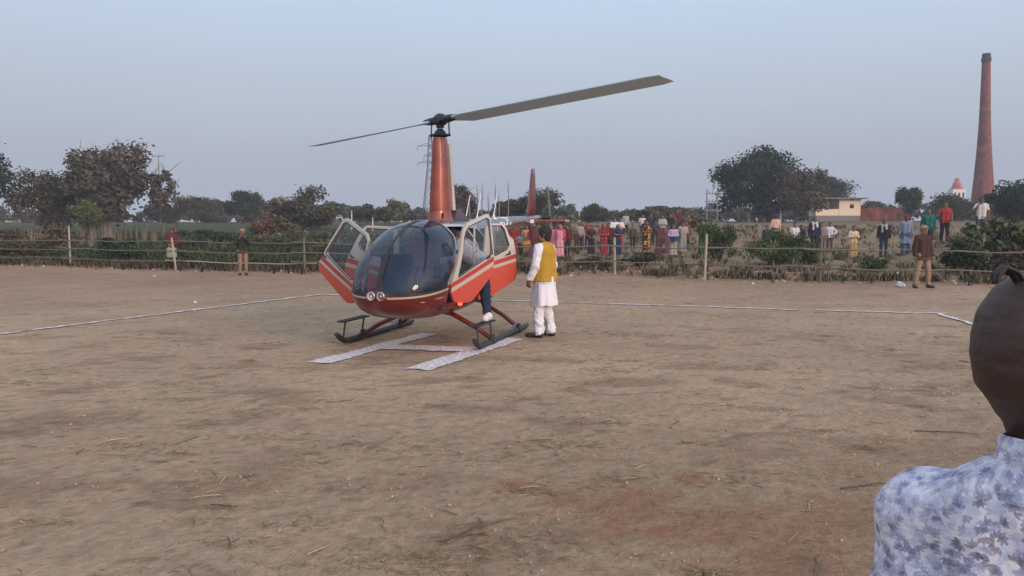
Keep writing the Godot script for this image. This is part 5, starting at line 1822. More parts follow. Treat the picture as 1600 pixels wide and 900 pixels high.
func garment(kind: String, pose: String, cell: float) -> ArrayMesh:
	var key := kind + pose + str(cell)
	if cache.has(key): return cache[key]
	var j := joints(pose)
	var b := []
	var planes := []
	var wr := 0.012
	var wf := Vector3(9, 4, 9)
	var neck := [Vector3(0, 1.442, 0.0), Vector3(0, 0.93, 0.36).normalized()]
	match kind:
		"shirt", "tee", "kurta", "jacket", "vest":
			var f := 0.012 if kind != "jacket" else 0.022
			for m in [-1, 1]:
				var sh: Vector3 = j["sh%d" % m]
				b.append(bone(Vector3(m * 0.025, 1.398, -0.02), sh, 0.054 + f, 0.050 + f))
				b.append(bone(Vector3(m * 0.070, 1.28, 0), Vector3(m * 0.062, 1.10, 0.0), 0.098 + f, 0.090 + f))
				var hem := {"shirt": 0.80, "tee": 0.82, "kurta": 0.50, "jacket": 0.80, "vest": 0.86}[kind] as float
				b.append(bone(Vector3(m * 0.060, 1.10, 0.0), Vector3(m * 0.068, 0.90, -0.008), 0.090 + f, 0.100 + f))
				b.append(bone(Vector3(m * 0.068, 0.90, -0.008), Vector3(m * (0.070 if hem > 0.6 else 0.088), hem, 0.0), 0.100 + f, 0.102 + f if hem > 0.6 else 0.125 + f, Vector3.ZERO, 1.0, false, true))
				if kind == "tee":
					b.append(bone(sh, sh.lerp(j["el%d" % m], 0.68), 0.050 + f, 0.052 + f, Vector3.ZERO, 1.0, false, true))
				elif kind != "vest":
					b.append_array(arm_bones(j, m, f, true))
			planes.append(neck)
		"trousers", "loose":
			var f := 0.014 if kind == "trousers" else 0.030
			for m in [-1, 1]:
				b.append(bone(Vector3(m * 0.06, 1.0, 0.0), Vector3(m * 0.072, 0.90, -0.01), 0.095, 0.110 + f))
				b.append_array(leg_bones(j, m, f, true))
			wr = 0.014
			wf = Vector3(7, 6, 7)
		"skirt", "sari":
			for m in [-1, 1]:
				b.append(bone(Vector3(m * 0.05, 1.06, 0), Vector3(m * 0.065, 0.86, -0.01), 0.088, 0.115))
				b.append(bone(Vector3(m * 0.065, 0.86, -0.01), Vector3(m * 0.085, 0.04, 0.0), 0.115, 0.13, Vector3.ZERO, 1.0, false, true))
				if kind == "sari":
					b.append(bone(Vector3(m * 0.03, 1.385, -0.02), j["sh%d" % m], 0.068, 0.064))
					b.append(bone(Vector3(m * 0.065, 1.29, 0), Vector3(m * 0.06, 1.06, 0.0), 0.112, 0.10))
					b.append(bone(j["sh%d" % m], (j["sh%d" % m] as Vector3).lerp(j["el%d" % m], 0.9), 0.062, 0.055, Vector3.ZERO, 1.0, false, true))
			planes.append(neck)
			wr = 0.022
			wf = Vector3(16, 1.2, 16)
		"shawl":
			# cloth over the head falling on shoulders and back
			b = [bone(Vector3(0, 1.60, -0.02), Vector3(0, 1.53, -0.05), 0.105, 0.11), bone(Vector3(0, 1.50, -0.06), Vector3(0, 1.36, -0.06), 0.10, 0.12)]
			for m in [-1, 1]:
				b.append(bone(Vector3(0, 1.40, -0.04), j["sh%d" % m] + Vector3(m * 0.015, 0.0, 0), 0.09, 0.085))
				b.append(bone(j["sh%d" % m], (j["sh%d" % m] as Vector3).lerp(j["el%d" % m], 0.95), 0.085, 0.07, Vector3.ZERO, 1.0, false, true))
				b.append(bone(Vector3(m * 0.09, 1.30, -0.05), Vector3(m * 0.10, 0.95, -0.06), 0.10, 0.10, Vector3.ZERO, 1.0, false, true))
			planes = [[Vector3(0, 1.55, 0.045), Vector3(0, 0.1, 1.0).normalized()]]
			wr = 0.02
		"scarf":
			b = [bone(Vector3(-0.08, 1.43, 0.02), Vector3(0.08, 1.43, 0.02), 0.062), bone(Vector3(0, 1.44, -0.07), Vector3(0, 1.43, -0.06), 0.06),
				bone(Vector3(-0.08, 1.42, 0.08), Vector3(-0.07, 1.12, 0.15), 0.045, 0.05, Vector3(0, 0, 1), 1.8, false, true), bone(Vector3(0.08, 1.42, 0.08), Vector3(0.09, 1.22, 0.14), 0.045, 0.05, Vector3(0, 0, 1), 1.8, false, true)]
			wr = 0.02
		"hair":
			b = [bone(Vector3(0, 0.063, -0.014) + j.head, Vector3(0, 0.066, -0.037) + j.head, 0.092, 0.089), bone(j.head + Vector3(0, 0.01, -0.05), j.head + Vector3(0, -0.035, -0.05), 0.068, 0.05)]
			planes = [[j.head + Vector3(0, 0.045, 0.062), Vector3(0, -0.62, 0.78).normalized()]]
			wr = 0.012
			wf = Vector3(30, 30, 30)
		"long_hair":
			b = [bone(Vector3(0, 0.063, -0.014) + j.head, Vector3(0, 0.066, -0.037) + j.head, 0.093, 0.09), bone(j.head + Vector3(0, 0.01, -0.05), j.head + Vector3(0, -0.16, -0.07), 0.08, 0.06), bone(j.head + Vector3(0, -0.1, -0.08), j.head + Vector3(0, -0.32, -0.10), 0.045, 0.028)]
			planes = [[j.head + Vector3(0, 0.045, 0.055), Vector3(0, -0.5, 0.86).normalized()]]
			wr = 0.010
			wf = Vector3(25, 8, 25)
		"cap":
			b = [bone(j.head + Vector3(0, 0.075, -0.015), j.head + Vector3(0, 0.078, -0.037), 0.095, 0.092), bone(j.head + Vector3(0, 0.088, 0.06), j.head + Vector3(0, 0.07, 0.13), 0.055, 0.05, Vector3.UP, 4.0)]
			planes = [[j.head + Vector3(0, 0.055, 0), Vector3(0, -1, 0)]]
			wr = 0.0
		"shoes":
			for m in [-1, 1]:
				b.append(bone(j["an%d" % m] + Vector3(0, -0.035, -0.012), j["to%d" % m] + Vector3(0, 0.008, 0.0), 0.048, 0.040, Vector3.UP, 1.05))
				b.append(bone(j["an%d" % m] + Vector3(0, -0.03, -0.01), j["an%d" % m] + Vector3(0, 0.03, -0.005), 0.05, 0.046, Vector3.ZERO, 1.0, false, true))
			planes = [[Vector3(0, 0.0, 0), Vector3(0, -1, 0)]]
			wr = 0.0
	cache[key] = nets(b, cell if kind not in ["hair", "long_hair", "cap", "shoes", "scarf"] else cell * 0.6, 0.024 if kind not in ["hair", "cap", "shoes"] else 0.02, planes, wr, wf).mesh()
	return cache[key]

func cloth(r: float, g: float, b: float) -> StandardMaterial3D:
	var key := "cloth%.3f_%.3f_%.3f" % [r, g, b]
	if not M.has(key):
		var m := mat(key, r, g, b, 0.9)
		m.metallic_specular = 0.2
		m.heightmap_enabled = true
		m.heightmap_texture = M.weave
		m.heightmap_scale = 0.25
		m.uv1_triplanar = true
		m.uv1_scale = Vector3.ONE * 4.0
	return M[key]

func person(label: String, x: float, z: float, turn: float, tall: float, pose: String, wear: Array, group := "onlookers behind the fence", skin := 0, at_y := NAN, cell := 0.022) -> Node3D:
	var y := land(x, z) if is_nan(at_y) else at_y
	var t := thing("person", label, "person", Vector3(x, y, z), turn, group)
	var s := tall / 1.70
	var tones := [[0.20, 0.098, 0.058], [0.26, 0.14, 0.085], [0.14, 0.068, 0.042]]
	var sk: Array = tones[skin]
	var name_ := "skin%d" % skin
	if not M.has(name_): mat(name_, sk[0], sk[1], sk[2], 0.55)
	var list := [["body", body(pose, cell * 0.9, 0.008), M[name_]]]
	for w in wear:
		var kind: String = w[0]
		var m: Material = w[1] if w[1] is Material else cloth(w[1][0], w[1][1], w[1][2])
		list.append([{"hair": "hair", "long_hair": "hair", "tee": "t_shirt", "loose": "trousers"}.get(kind, kind), garment(kind, pose, cell), m])
	for p in list:
		var o := obj(p[0], p[1], p[2], t)
		o.scale = Vector3.ONE * s
	return t

func people() -> void:
	M.weave = noise_tex(0.05, Color(0.3, 0.3, 0.3), Color.WHITE, 256, 4, 55)
	mat("hair_black", 0.012, 0.010, 0.010, 0.7)
	mat("shoe_black", 0.02, 0.017, 0.016, 0.45)
	mat("shoe_brown", 0.06, 0.035, 0.022, 0.6)
	crowd()
	guards()
	vest_man()
	boarding()
	near_man()

func crowd() -> void:
	var hr := ["hair", M.hair_black]
	var lh := ["long_hair", M.hair_black]
	var sh := ["shoes", M.shoe_brown]
	var dk := [0.03, 0.03, 0.035]
	var jean := [0.045, 0.06, 0.10]
	var white := [0.60, 0.58, 0.56]
	person("woman in magenta dress standing left of the pale pink sari", 1.90, -38.6, 0.2, 1.55, "front", [["sari", [0.44, 0.11, 0.24]], lh], "onlookers behind the fence", 0)
	person("woman in pale pink sari with dark hair, right of the magenta dress", 2.25, -37.6, -0.2, 1.56, "down", [["sari", [0.62, 0.26, 0.30]], ["shawl", [0.45, 0.10, 0.16]]], "onlookers behind the fence", 0)
	person("thin person in dark maroon at the right of the pink saris", 2.65, -38.4, -0.4, 1.55, "down", [["shirt", [0.14, 0.02, 0.035]], ["trousers", dk], hr, sh])
	person("woman in dark red shawl seen between the tail boom and the vest man", 0.10, -38.0, 0.3, 1.55, "front", [["sari", [0.20, 0.03, 0.028]], ["shawl", [0.18, 0.025, 0.025]]])
	person("small child in grey and dark shorts left of the orange sari", 0.42, -40.5, 0.1, 1.12, "down", [["tee", [0.30, 0.33, 0.36]], ["trousers", dk], hr])
	person("woman in orange and pink sari left of the vest man's face", 0.72, -40.0, 0.2, 1.56, "front", [["sari", [0.45, 0.20, 0.12]], lh])
	person("woman in purple sari just left of the vest man's head", 1.00, -39.2, 0.0, 1.52, "down", [["sari", [0.22, 0.08, 0.14]], ["shawl", [0.16, 0.05, 0.09]]])
	person("dark dressed child at the left end of the middle group", 3.40, -42.3, 0.0, 1.12, "down", [["shirt", [0.06, 0.045, 0.04]], ["trousers", [0.07, 0.05, 0.045]], hr])
	person("person in pale shirt behind the dark dressed child", 3.60, -42.5, 0.1, 1.50, "down", [["shirt", [0.30, 0.25, 0.20]], ["trousers", dk], hr, sh])
	person("woman in dark shawl next to the bright red top", 3.78, -43.0, 0.1, 1.50, "crossed", [["shirt", [0.07, 0.05, 0.05]], ["trousers", [0.18, 0.16, 0.14]], ["shawl", [0.05, 0.04, 0.045]]])
	person("girl in bright red top and black trousers in the middle group", 4.10, -43.6, -0.2, 1.52, "front", [["shirt", [0.38, 0.045, 0.055]], ["trousers", [0.02, 0.02, 0.02]], lh, sh])
	person("child in pale clothes right of the bright red top", 4.30, -43.0, -0.2, 1.15, "down", [["tee", [0.36, 0.30, 0.25]], ["trousers", [0.28, 0.24, 0.2]], hr])
	person("broad woman wrapped in red sari left of the dark blue skirt", 4.42, -38.6, 0.0, 1.56, "crossed", [["sari", [0.22, 0.030, 0.036]], ["shawl", [0.20, 0.026, 0.034]]])
	person("man in dark maroon jacket at the right shoulder of the red sari", 4.70, -39.0, -0.1, 1.58, "down", [["jacket", [0.08, 0.02, 0.025]], ["trousers", dk], hr, sh])
	person("woman in white top beside the taller fence post, left of her pair", 5.60, -44.0, 0.1, 1.58, "crossed", [["shirt", white], ["skirt", [0.03, 0.035, 0.06]], lh])
	person("woman in white and red top, right one of the pair over the blue skirt", 5.95, -44.2, -0.1, 1.55, "crossed", [["shirt", [0.62, 0.52, 0.50]], ["skirt", [0.30, 0.06, 0.07]], lh])
	person("woman with a long dark blue wrap just behind the pale fence post", 5.20, -39.3, 0.0, 1.52, "crossed", [["sari", [0.030, 0.040, 0.070]], ["shawl", [0.04, 0.05, 0.085]]])
	person("slim man in light grey shirt and black trousers alone on the mound", 7.22, -51.0, 0.2, 1.50, "down", [["shirt", [0.32, 0.31, 0.27]], ["trousers", [0.02, 0.02, 0.022]], hr, sh])
	person("boy in white tee behind the yellow flowered dress", 7.50, -46.2, 0.2, 1.42, "down", [["tee", [0.55, 0.47, 0.42]], ["trousers", [0.20, 0.13, 0.10]], hr])
	person("woman in yellow dress with dark flower print", 6.72, -40.0, 0.05, 1.60, "crossed", [["sari", flower_print()], lh])
	person("man in dark coat right of the yellow dress", 7.83, -45.3, 0.0, 1.52, "down", [["jacket", [0.04, 0.035, 0.05]], ["trousers", dk], hr, sh])
	person("boy in dark navy in front of the taller dark man", 7.80, -43.6, -0.1, 1.32, "down", [["shirt", [0.05, 0.06, 0.09]], ["trousers", jean], hr])
	person("tall man in dark green at the back of the mound group", 8.55, -47.3, -0.1, 1.66, "down", [["shirt", [0.05, 0.055, 0.04]], ["trousers", dk], hr])
	person("man in light grey shirt with crossed arms in the mound group", 8.40, -44.8, -0.1, 1.60, "crossed", [["shirt", [0.34, 0.34, 0.34]], ["trousers", dk], hr, sh])
	person("man in black jacket between grey shirt and maroon shirt", 8.95, -45.4, -0.2, 1.60, "front", [["jacket", [0.028, 0.026, 0.03]], ["trousers", dk], hr])
	person("tallest man of the mound group in maroon shirt", 9.60, -46.6, -0.2, 1.68, "down", [["shirt", [0.11, 0.035, 0.042]], ["trousers", [0.05, 0.04, 0.045]], hr])
	person("boy in maroon coat at the right of the tallest man", 9.75, -45.2, -0.3, 1.30, "down", [["jacket", [0.11, 0.03, 0.035]], ["trousers", [0.26, 0.20, 0.16]], hr])
	person("woman in dull purple dress left of the blue tub", 6.98, -38.0, 0.0, 1.50, "down", [["sari", [0.105, 0.05, 0.06]], ["shawl", [0.09, 0.04, 0.06]]])
	var tub := person("woman in lilac and white striped top holding a blue tub", 7.62, -37.9, 0.0, 1.50, "front", [["shirt", striped()], ["skirt", [0.32, 0.29, 0.26]], lh])
	blue_tub(tub.position)
	person("woman in pale beige wrap at the right of the blue tub", 8.55, -40.0, -0.2, 1.56, "down", [["sari", [0.36, 0.30, 0.24]], lh])
	person("man in dark trousers and brown shirt behind the pale wrap", 8.95, -41.2, -0.2, 1.55, "down", [["shirt", [0.13, 0.075, 0.055]], ["trousers", [0.02, 0.02, 0.022]], hr])
	person("woman in dark green shawl behind the pale leaning post", 9.10, -38.3, -0.1, 1.58, "front", [["sari", [0.045, 0.085, 0.035]], ["shawl", [0.030, 0.045, 0.035]]])
	person("child in black and white beside the green shawl", 9.78, -38.7, -0.1, 1.40, "down", [["tee", white], ["trousers", [0.02, 0.02, 0.02]], ["jacket", [0.025, 0.03, 0.028]], hr])
	person("boy with only dark head and shoulders above the green bush", 12.25, -38.5, -0.1, 1.42, "down", [["jacket", [0.04, 0.05, 0.045]], ["trousers", dk], hr])
	person("person in peach shirt with the back turned near the hut path", 14.0, -42.6, PI - 0.3, 1.58, "down", [["shirt", [0.62, 0.42, 0.33]], ["trousers", [0.05, 0.06, 0.06]], hr])
	person("child in red top half hidden by the feathery bush", 12.95, -38.3, -0.1, 1.22, "down", [["tee", [0.34, 0.035, 0.035]], ["trousers", dk], hr])
	person("boy in white tee with a dark blotchy print", 13.4, -38.0, -0.15, 1.52, "down", [["tee", printed()], ["trousers", [0.12, 0.12, 0.11]], hr])
	person("boy in dark top between printed tee and navy coat", 13.85, -38.4, -0.1, 1.42, "down", [["shirt", [0.06, 0.045, 0.05]], ["trousers", dk], hr])
	person("big man in navy coat with white scarf round his neck", 14.3, -37.9, -0.15, 1.74, "down", [["jacket", [0.028, 0.030, 0.065]], ["trousers", [0.04, 0.035, 0.045]], ["scarf", [0.52, 0.50, 0.47]], hr, sh], "onlookers behind the fence", 2)
	person("boy in grey shirt behind the man with the white scarf", 15.0, -38.9, -0.2, 1.50, "down", [["shirt", [0.22, 0.18, 0.17]], ["trousers", dk], hr])
	person("youth in white shirt with one hand on his hip", 15.7, -39.6, -0.2, 1.46, "hip", [["shirt", [0.55, 0.52, 0.53]], ["trousers", [0.075, 0.07, 0.085]], hr, sh])
	person("boy in cream top and yellow wrap near the low bush", 15.0, -35.2, -0.2, 1.42, "crossed", [["shirt", [0.60, 0.46, 0.30]], ["skirt", [0.42, 0.27, 0.10]], ["hair", M.hair_black]])
	person("man in dark coat with cream scarf beside an upright stick", 16.7, -36.0, -0.35, 1.70, "down", [["jacket", [0.035, 0.030, 0.035]], ["trousers", jean], ["scarf", [0.45, 0.40, 0.33]], hr, sh], "onlookers behind the fence", 2)
	person("man in pale blue kurta and red cap standing straight", 17.2, -35.0, -0.3, 1.80, "down", [["kurta", [0.20, 0.235, 0.29]], ["loose", [0.06, 0.10, 0.16]], ["cap", [0.30, 0.03, 0.035]], sh], "onlookers behind the fence", 2)
	person("man in teal green shirt standing above the policeman's head", 16.6, -32.0, -0.3, 1.72, "down", [["shirt", [0.02, 0.12, 0.11]], ["trousers", dk], hr])
	person("man in red tee on the rise with a hand raised to his face", 17.8, -33.0, -0.5, 1.70, "face", [["tee", [0.36, 0.05, 0.05]], ["trousers", dk], hr])
	person("man in white tee raising a hand to his mouth above the castor shrubs", 18.4, -31.5, -0.5, 1.74, "face", [["tee", [0.58, 0.54, 0.48]], ["trousers", [0.10, 0.09, 0.10]], hr], "onlookers behind the fence", 2)
	# the thick of the group on the mound
	for q in [["boy in dark blue peering between the yellow dress and the grey shirt", 7.35, -44.4, 1.36, "down", [0.03, 0.035, 0.06]], ["man in faded black shirt behind the purple dress", 8.05, -46.6, 1.58, "crossed", [0.045, 0.042, 0.045]], ["youth in brown shirt next to the black jacket", 9.25, -46.2, 1.55, "down", [0.13, 0.085, 0.065]], ["child in white shirt squeezed before the maroon shirt", 9.3, -44.0, 1.15, "front", [0.46, 0.44, 0.43]], ["girl in rose dress behind the blue tub woman", 7.95, -40.8, 1.40, "down", [0.30, 0.10, 0.13]], ["boy in dark olive at the left foot of the mound", 6.35, -42.2, 1.30, "down", [0.07, 0.07, 0.05]], ["woman in dark plum shawl left of the red sari", 4.02, -40.6, 1.50, "front", [0.07, 0.03, 0.05]], ["boy in grey top with folded arms at the right end of the crowd", 10.2, -40.2, 1.40, "crossed", [0.10, 0.10, 0.11]]]:
		var c: Array = q[5]
		if q[0].begins_with("girl") or q[0].begins_with("woman"):
			person(q[0], q[1], q[2], rng.randf_range(-0.5, 0.3), q[3], q[4], [["sari", c], lh])
		else:
			person(q[0], q[1], q[2], rng.randf_range(-0.5, 0.4), q[3], q[4], [["shirt", c], ["trousers", dk], hr])
	# walking stick of the man in the dark coat
	var g := Geo.new()
	g.tube([Vector3(0, 0, 0), Vector3(0.03, 0.95, 0.0)], [0.012, 0.016], 6)
	var st := obj("walking_stick", g, M.bamboo, self)
	st.position = Vector3(16.98, land(16.98, -35.75), -35.75)
	tag(st, "thin stick standing upright beside the man in the dark coat", "stick")

func blue_tub(at: Vector3) -> void:
	var g := Geo.new()
	g.lathe([Vector2(0.0, 0.0), Vector2(0.19, 0.0), Vector2(0.29, 0.20), Vector2(0.315, 0.215), Vector2(0.30, 0.225), Vector2(0.27, 0.2), Vector2(0.18, 0.015), Vector2(0, 0.015)], 24)
	var m := mat("tub_blue", 0.03, 0.11, 0.22, 0.4)
	var o := obj("plastic_tub", g, m, self)
	o.position = at + Vector3(0.02, 0.72, 0.36)
	tag(o, "wide blue plastic tub carried by the woman in stripes", "tub")

func pattern(called: String, size: int, paint: Callable, per_metre: float) -> StandardMaterial3D:
	if M.has(called): return M[called]
	var im := Image.create(size, size, false, Image.FORMAT_RGB8)
	paint.call(im)
	var m := StandardMaterial3D.new()
	m.resource_name = called
	m.albedo_texture = ImageTexture.create_from_image(im)
	m.uv1_triplanar = true
	m.uv1_scale = Vector3.ONE * per_metre
	m.roughness = 0.9
	m.metallic_specular = 0.2
	M[called] = m
	return m

# one petal or leaf blot on a wrapping picture
func blot(im: Image, at: Vector2, dir: float, l: float, w: float, c: Color, vein := 0.0) -> void:
	var n := im.get_width()
	var d := Vector2.from_angle(dir)
	var r := int(l) + 1
	for y in range(-r, r + 1):
		for x in range(-r, r + 1):
			var p := Vector2(x, y)
			var s := p.dot(d) / l
			var q := p.dot(d.orthogonal()) / w
			if absf(s) < 1.0 and absf(q) < (1.0 - s * s):
				var px := posmod(int(at.x) + x, n)
				var py := posmod(int(at.y) + y, n)
				var k := 0.8 - vein * absf(sin(s * 9.0 + absf(q) * 5.0))
				im.set_pixel(px, py, im.get_pixel(px, py).lerp(c, k))

func flower_print() -> StandardMaterial3D:
	return pattern("flower_print", 128, func(im: Image):
		rng.seed = 5
		im.fill(Color(0.20, 0.13, 0.10))
		for k in 26:
			blot(im, Vector2(rng.randf() * 128, rng.randf() * 128), rng.randf() * TAU, 13, 10, Color(0.86, 0.70, 0.40) if k % 3 else Color(0.70, 0.42, 0.20)), 2.0)

func striped() -> StandardMaterial3D:
	return pattern("stripe_cloth", 64, func(im: Image):
		for y in 64: im.fill_rect(Rect2i(0, y, 64, 1), Color(0.80, 0.74, 0.80) if (y / 8) % 2 else Color(0.45, 0.36, 0.50)), 4.0)

func printed() -> StandardMaterial3D:
	return pattern("printed_cloth", 128, func(im: Image):
		rng.seed = 8
		im.fill(Color(0.80, 0.79, 0.78))
		for k in 22:
			blot(im, Vector2(rng.randf() * 128, rng.randf() * 128), rng.randf() * TAU, 8, 4, Color(0.25, 0.26, 0.28)), 2.2)

func guards() -> void:
	var boots := ["shoes", M.shoe_black]
	var khaki := [0.27, 0.195, 0.125]
	var p := person("policeman in khaki trousers and dark maroon jacket in front of the right fence", 11.27, -21.94, 0.15, 1.72, "wide", [["jacket", [0.065, 0.032, 0.030]], ["trousers", khaki], ["cap", [0.30, 0.21, 0.13]], ["shoes", M.shoe_brown]], "", 0, 0.0, 0.016)
	belt(p, 0.80)
	p = person("guard in camouflage cap holding a phone before his face at the left fence", -9.29, -27.6, 0.35, 1.60, "phone", [["jacket", [0.035, 0.032, 0.030]], ["trousers", [0.235, 0.165, 0.115]], ["cap", camo()], boots], "", 0, 0.0, 0.018)
	belt(p, 0.80)
	# phone in the guard's hands
	var g := Geo.new()
	g.box(Vector3.ZERO, Vector3(0.15, 0.075, 0.012), Basis.IDENTITY, 0.004)
	var o := obj("mobile_phone", g, M.shoe_black, self)
	o.position = p.position + Vector3(sin(0.35) * 0.22, 1.40, cos(0.35) * 0.22)
	o.rotation.y = 0.35
	tag(o, "dark phone held up by the guard in the camouflage cap", "phone")
	person("man in dark maroon shirt standing behind the pale leaning fence post", -13.45, -31.7, 0.25, 1.62, "front", [["shirt", [0.105, 0.022, 0.035]], ["trousers", [0.03, 0.03, 0.035]], ["hair", M.hair_black], boots], "", 2, NAN, 0.018)
	g = Geo.new()
	g.box(Vector3(0, 0.22, 0), Vector3(0.38, 0.42, 0.12), Basis.IDENTITY, 0.05)
	g.tube([Vector3(-0.1, 0.42, 0), Vector3(-0.08, 0.55, 0.0), Vector3(0.08, 0.55, 0), Vector3(0.1, 0.42, 0)], 0.012, 6)
	o = obj("cloth_bag", g, cloth(0.24, 0.27, 0.20), self)
	o.position = Vector3(-13.35, 0.42, -31.38)
	tag(o, "pale green cloth bag held in front of the man in maroon", "bag")
	o.rotation.y = 0.25

func belt(p: Node3D, y: float) -> void:
	var g := Geo.new()
	g.lathe([Vector2(0.218, y - 0.025), Vector2(0.222, y - 0.02), Vector2(0.222, y + 0.02), Vector2(0.218, y + 0.025)], 28, Transform3D(), 1.0, 0.66)
	obj("belt", g, M.shoe_brown, p)

func camo() -> StandardMaterial3D:
	return pattern("camouflage_cloth", 64, func(im: Image):
		rng.seed = 3
		im.fill(Color(0.62, 0.54, 0.42))
		for k in 16:
			blot(im, Vector2(rng.randf() * 64, rng.randf() * 64), rng.randf() * TAU, 10, 6, [Color(0.30, 0.27, 0.2), Color(0.42, 0.36, 0.26), Color(0.7, 0.62, 0.5)][k % 3]), 6.0)

# the man in the mustard waistcoat, seen from behind
func vest_man() -> void:
	var j := joints("down")
	j["sh1"] = Vector3(0.185, 1.375, 0.0); j["el1"] = Vector3(0.268, 1.11, 0.01); j["wr1"] = Vector3(0.272, 0.89, 0.11); j["hd1"] = Vector3(-0.12, -0.95, 0.32)
	j["el-1"] = Vector3(-0.272, 1.10, -0.01); j["wr-1"] = Vector3(-0.282, 0.88, 0.07); j["hd-1"] = Vector3(0.1, -0.95, 0.3)
	j["an1"] = Vector3(0.125, 0.085, 0.02); j["to1"] = Vector3(0.175, 0.03, 0.19); j["kn1"] = Vector3(0.11, 0.49, 0.045)
	j["an-1"] = Vector3(-0.125, 0.085, -0.06); j["to-1"] = Vector3(-0.19, 0.03, 0.10)
	j.head = Vector3(0, 1.545, 0.02)
	j.turn = 0.30
	var t := thing("person", "man in mustard waistcoat and white kurta standing beside the helicopter, back turned", "person", Vector3(0.50, 0, -12.28), atan2(-0.86, -0.5))
	var b := body_bones(j)
	var o := obj("body", with_ends(nets(b, 0.013, 0.035), j, 0.005, 0.75), mat("skin_vest", 0.20, 0.10, 0.06, 0.5), t)
	var white := cloth(0.66, 0.65, 0.68)
	# kurta: sleeves, body, skirt slit at the sides
	var k := []
	for m in [-1, 1]:
		k.append(bone(Vector3(m * 0.03, 1.392, -0.02), j["sh%d" % m], 0.070, 0.066))
		k.append(bone(Vector3(m * 0.07, 1.29, 0), Vector3(m * 0.07, 1.08, 0.0), 0.116, 0.116))
		k.append(bone(Vector3(m * 0.075, 1.08, 0.0), Vector3(m * 0.085, 0.88, -0.01), 0.120, 0.134))
		k.append_array(arm_bones(j, m, 0.020, true))
	var g := nets(k, 0.011, 0.03, [[Vector3(0, 1.445, 0), Vector3(0, 0.97, 0.2).normalized()]], 0.014, Vector3(13, 9, 13))
	obj("kurta", g, white, t)
	# hanging panels of the kurta, front and back
	for s in [-1, 1]:
		g = Geo.new()
		var cols := 26
		var rows := 12
		for r in rows + 1:
			var y := lerpf(0.93, 0.50 if s < 0 else 0.47, float(r) / rows)
			var fl := lerpf(1.0, 1.22, float(r) / rows)
			for c in cols + 1:
				var a = (PI * (c / float(cols)) * 0.98 + 0.03) * s
				var fold := 0.012 * (float(r) / rows) * sin(a * 11.0 + s) + 0.010 * (float(r) / rows) * sin(a * 5.0 + 2.0)
				var rx := 0.205 * fl + fold
				var rz := 0.142 * fl + fold
				g.pt(Vector3(cos(a) * rx, y + 0.008 * sin(a * 7.0), sin(a) * rz + 0.02 * s * float(r) / rows), Vector3(cos(a), 0.05, sin(a)).normalized())
		for r in rows:
			for c in cols:
				var q := r * (cols + 1) + c
				g.tri(q, q + 1, q + cols + 2); g.tri(q, q + cols + 2, q + cols + 1)
		smooth(g)
		obj("kurta_panel", g, white, t)
	# trousers
	k = []
	for m in [-1, 1]:
		k.append(bone(Vector3(m * 0.06, 0.95, 0.0), Vector3(m * 0.072, 0.88, -0.01), 0.10, 0.115))
		k.append(bone(j["hp%d" % m], j["kn%d" % m], 0.105, 0.083))
		k.append(bone(j["kn%d" % m], j["an%d" % m] + Vector3(0, -0.035, 0), 0.083, 0.078, Vector3.ZERO, 1.0, false, true))
	obj("trousers", nets(k, 0.012, 0.02, [], 0.026, Vector3(9, 7, 9)), white, t)
	# waistcoat with standing collar
	k = []
	for m in [-1, 1]:
		k.append(bone(Vector3(m * 0.03, 1.385, -0.02), Vector3(m * 0.145, 1.375, -0.005), 0.092, 0.080))
		k.append(bone(Vector3(m * 0.075, 1.30, 0), Vector3(m * 0.075, 1.08, 0.0), 0.140, 0.136))
		k.append(bone(Vector3(m * 0.075, 1.08, 0.0), Vector3(m * 0.087, 0.855, -0.01), 0.136, 0.152, Vector3.ZERO, 1.0, false, true))
	g = nets(k, 0.011, 0.03, [[Vector3(0, 1.46, 0), Vector3(0, 0.97, 0.2).normalized()], [Vector3(0.192, 1.3, 0), Vector3(1, 0.10, 0).normalized()], [Vector3(-0.192, 1.3, 0), Vector3(-1, 0.10, 0).normalized()]], 0.010, Vector3(7, 4, 7))
	var mustard := cloth(0.40, 0.235, 0.035)
	obj("waistcoat", g, mustard, t)
	g = Geo.new()
	g.lathe([Vector2(0.078, 1.43), Vector2(0.074, 1.48), Vector2(0.066, 1.483), Vector2(0.066, 1.43)], 24, Transform3D(Basis(Vector3.RIGHT, 0.12), Vector3(0, 0, 0.155)), 1.0, 1.0)
	obj("collar", g, mustard, t)
	# hair, shoes, watch
	var hb := [bone(Vector3(0, 0.063, -0.012), Vector3(0, 0.066, -0.037), 0.094, 0.091), bone(Vector3(0, 0.01, -0.05), Vector3(0, -0.045, -0.05), 0.072, 0.056)]
	g = nets(hb, 0.006, 0.02, [[Vector3(0, 0.045, 0.060), Vector3(0, -0.55, 0.83).normalized()]], 0.014, Vector3(40, 28, 40))
	var hd := obj("hair", g, M.hair_black, t)
	hd.position = j.head
	hd.rotation.y = j.turn
	for m in [-1, 1]:
		var an: Vector3 = j["an%d" % m]
		var to: Vector3 = j["to%d" % m]
		g = nets([bone(an + Vector3(0, -0.045, -0.015), to + Vector3(0, 0.012, 0.01), 0.046, 0.041, Vector3.UP, 1.15), bone(an + Vector3(0, -0.04, -0.01), an + Vector3(0, 0.0, 0.0), 0.047, 0.044, Vector3.ZERO, 1.0, false, true)], 0.009, 0.02, [[Vector3.ZERO, Vector3.DOWN]])
		obj("shoe", g, M.shoe_black, t)
	var w: Vector3 = j["wr1"]
	var e: Vector3 = j["el1"]
	g = Geo.new()
	var ax := (w - e).normalized()
	g.tube([w - ax * 0.030, w - ax * 0.002], 0.036, 14)
	g.box(w - ax * 0.016 + Vector3(0.036, 0, 0), Vector3(0.012, 0.034, 0.034), Basis.IDENTITY, 0.004)
